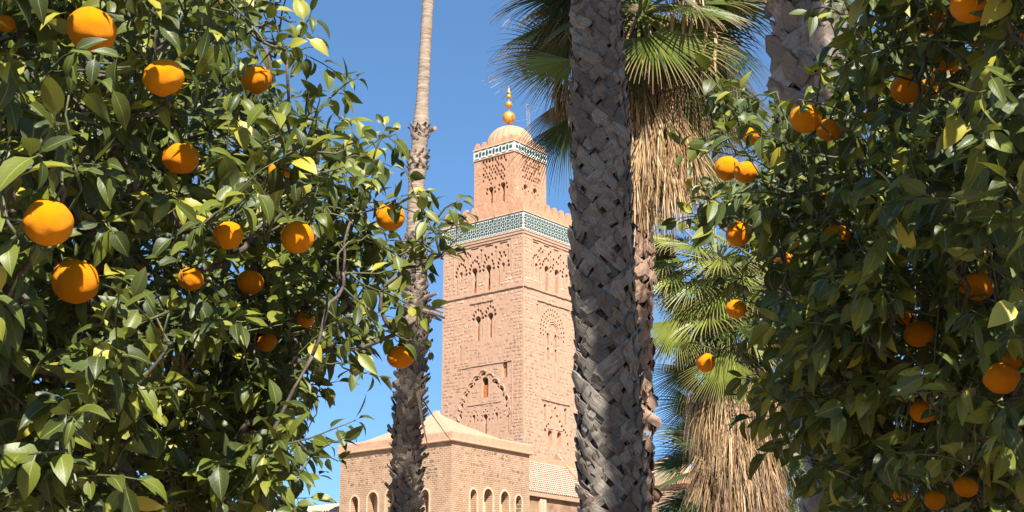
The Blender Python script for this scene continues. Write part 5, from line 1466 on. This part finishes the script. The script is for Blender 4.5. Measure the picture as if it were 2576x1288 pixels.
rootL, nL = build_tree('orange tree filling the left of the picture, sunlit leaves and many oranges', (-.95, 3.9), (-.95, 3.9, 1.35), polyL, edgeL, D0L, 1.35, 950, 800, spL, FLt, [], .45, .9, 1.0, 'oranges hanging in the left tree')
polyR = [(2290, -200), (2290, 60), (2200, 150), (2150, 260), (2030, 300), (1970, 330), (1980, 390), (1950, 470), (1975, 540), (2000, 590), (2025, 700), (2050, 780), (2035, 900), (2060, 1020), (2120, 1100), (2190, 1180), (2220, 1300), (2240, 1420), (2980, 1420), (2980, -200)]
edgeR = [([(2000, 560), (2250, 560), (2300, 1288), (2180, 1150), (2050, 1020), (2030, 800)], 150, 1.3), ([(2010, 250), (1930, 270), (1900, 340), (1880, 460), (1970, 520)], 12, .4), ([(1840, 530), (1960, 520), (1980, 600), (1900, 600)], 4, .4), ([(1960, 680), (2020, 660), (2030, 1020), (1980, 900)], 4, .4), ([(2180, 60), (2320, -60), (2320, 200), (2200, 230), (2150, 210)], 12, .5)]
spR = [(3.9, [(1950, 230), (1890, 250), (1850, 230), (1835, 205)], .3, 1.), (3.9, [(1900, 260), (1860, 290), (1825, 290)], .3, 1.), (3.9, [(1950, 360), (1880, 385), (1820, 365), (1780, 350)], .3, .85), (3.9, [(1900, 400), (1850, 390), (1790, 380)], .3, .7),
       (3.95, [(1900, 520), (1840, 530), (1790, 540), (1745, 550)], .2, .95), (3.95, [(1880, 560), (1820, 540), (1760, 580)], .4, .7), (3.9, [(1960, 640), (1900, 640), (1860, 700), (1830, 760)], .6, .7),
       (3.9, [(1990, 760), (1920, 740), (1870, 760), (1850, 745)], .2, .8), (3.9, [(1960, 860), (1880, 850), (1810, 880), (1780, 885)], .35, .8), (3.7, [(2010, 1000), (1960, 1010), (1920, 1010)], .3, .8), (3.4, [(2150, 60), (2110, 30), (2080, -10)], .2, 1.), (3.4, [(2200, 120), (2140, 60), (2120, 10)], .2, 1.0)]
box = [((1.05, 1.5, 3.25), (3.0, 3.0, 4.6), 230), ((1.7, 2.2, 2.2), (3.0, 4.4, 4.4), 120)]
rootR, nR = build_tree('orange tree filling the right of the picture, mostly shaded with oranges', (1.9, 3.9), (1.9, 3.9, 1.3), polyR, edgeR, D0R, 1.4, 900, 650, spR, FRt, box, .8, .5, 1.0, 'oranges hanging in the right tree')
print('leaves', nL, nR, 'tris', sum(len(o.data.loops) - 2 * len(o.data.polygons) for o in bpy.data.objects if o.type == 'MESH'), 'objs', len(bpy.data.objects))
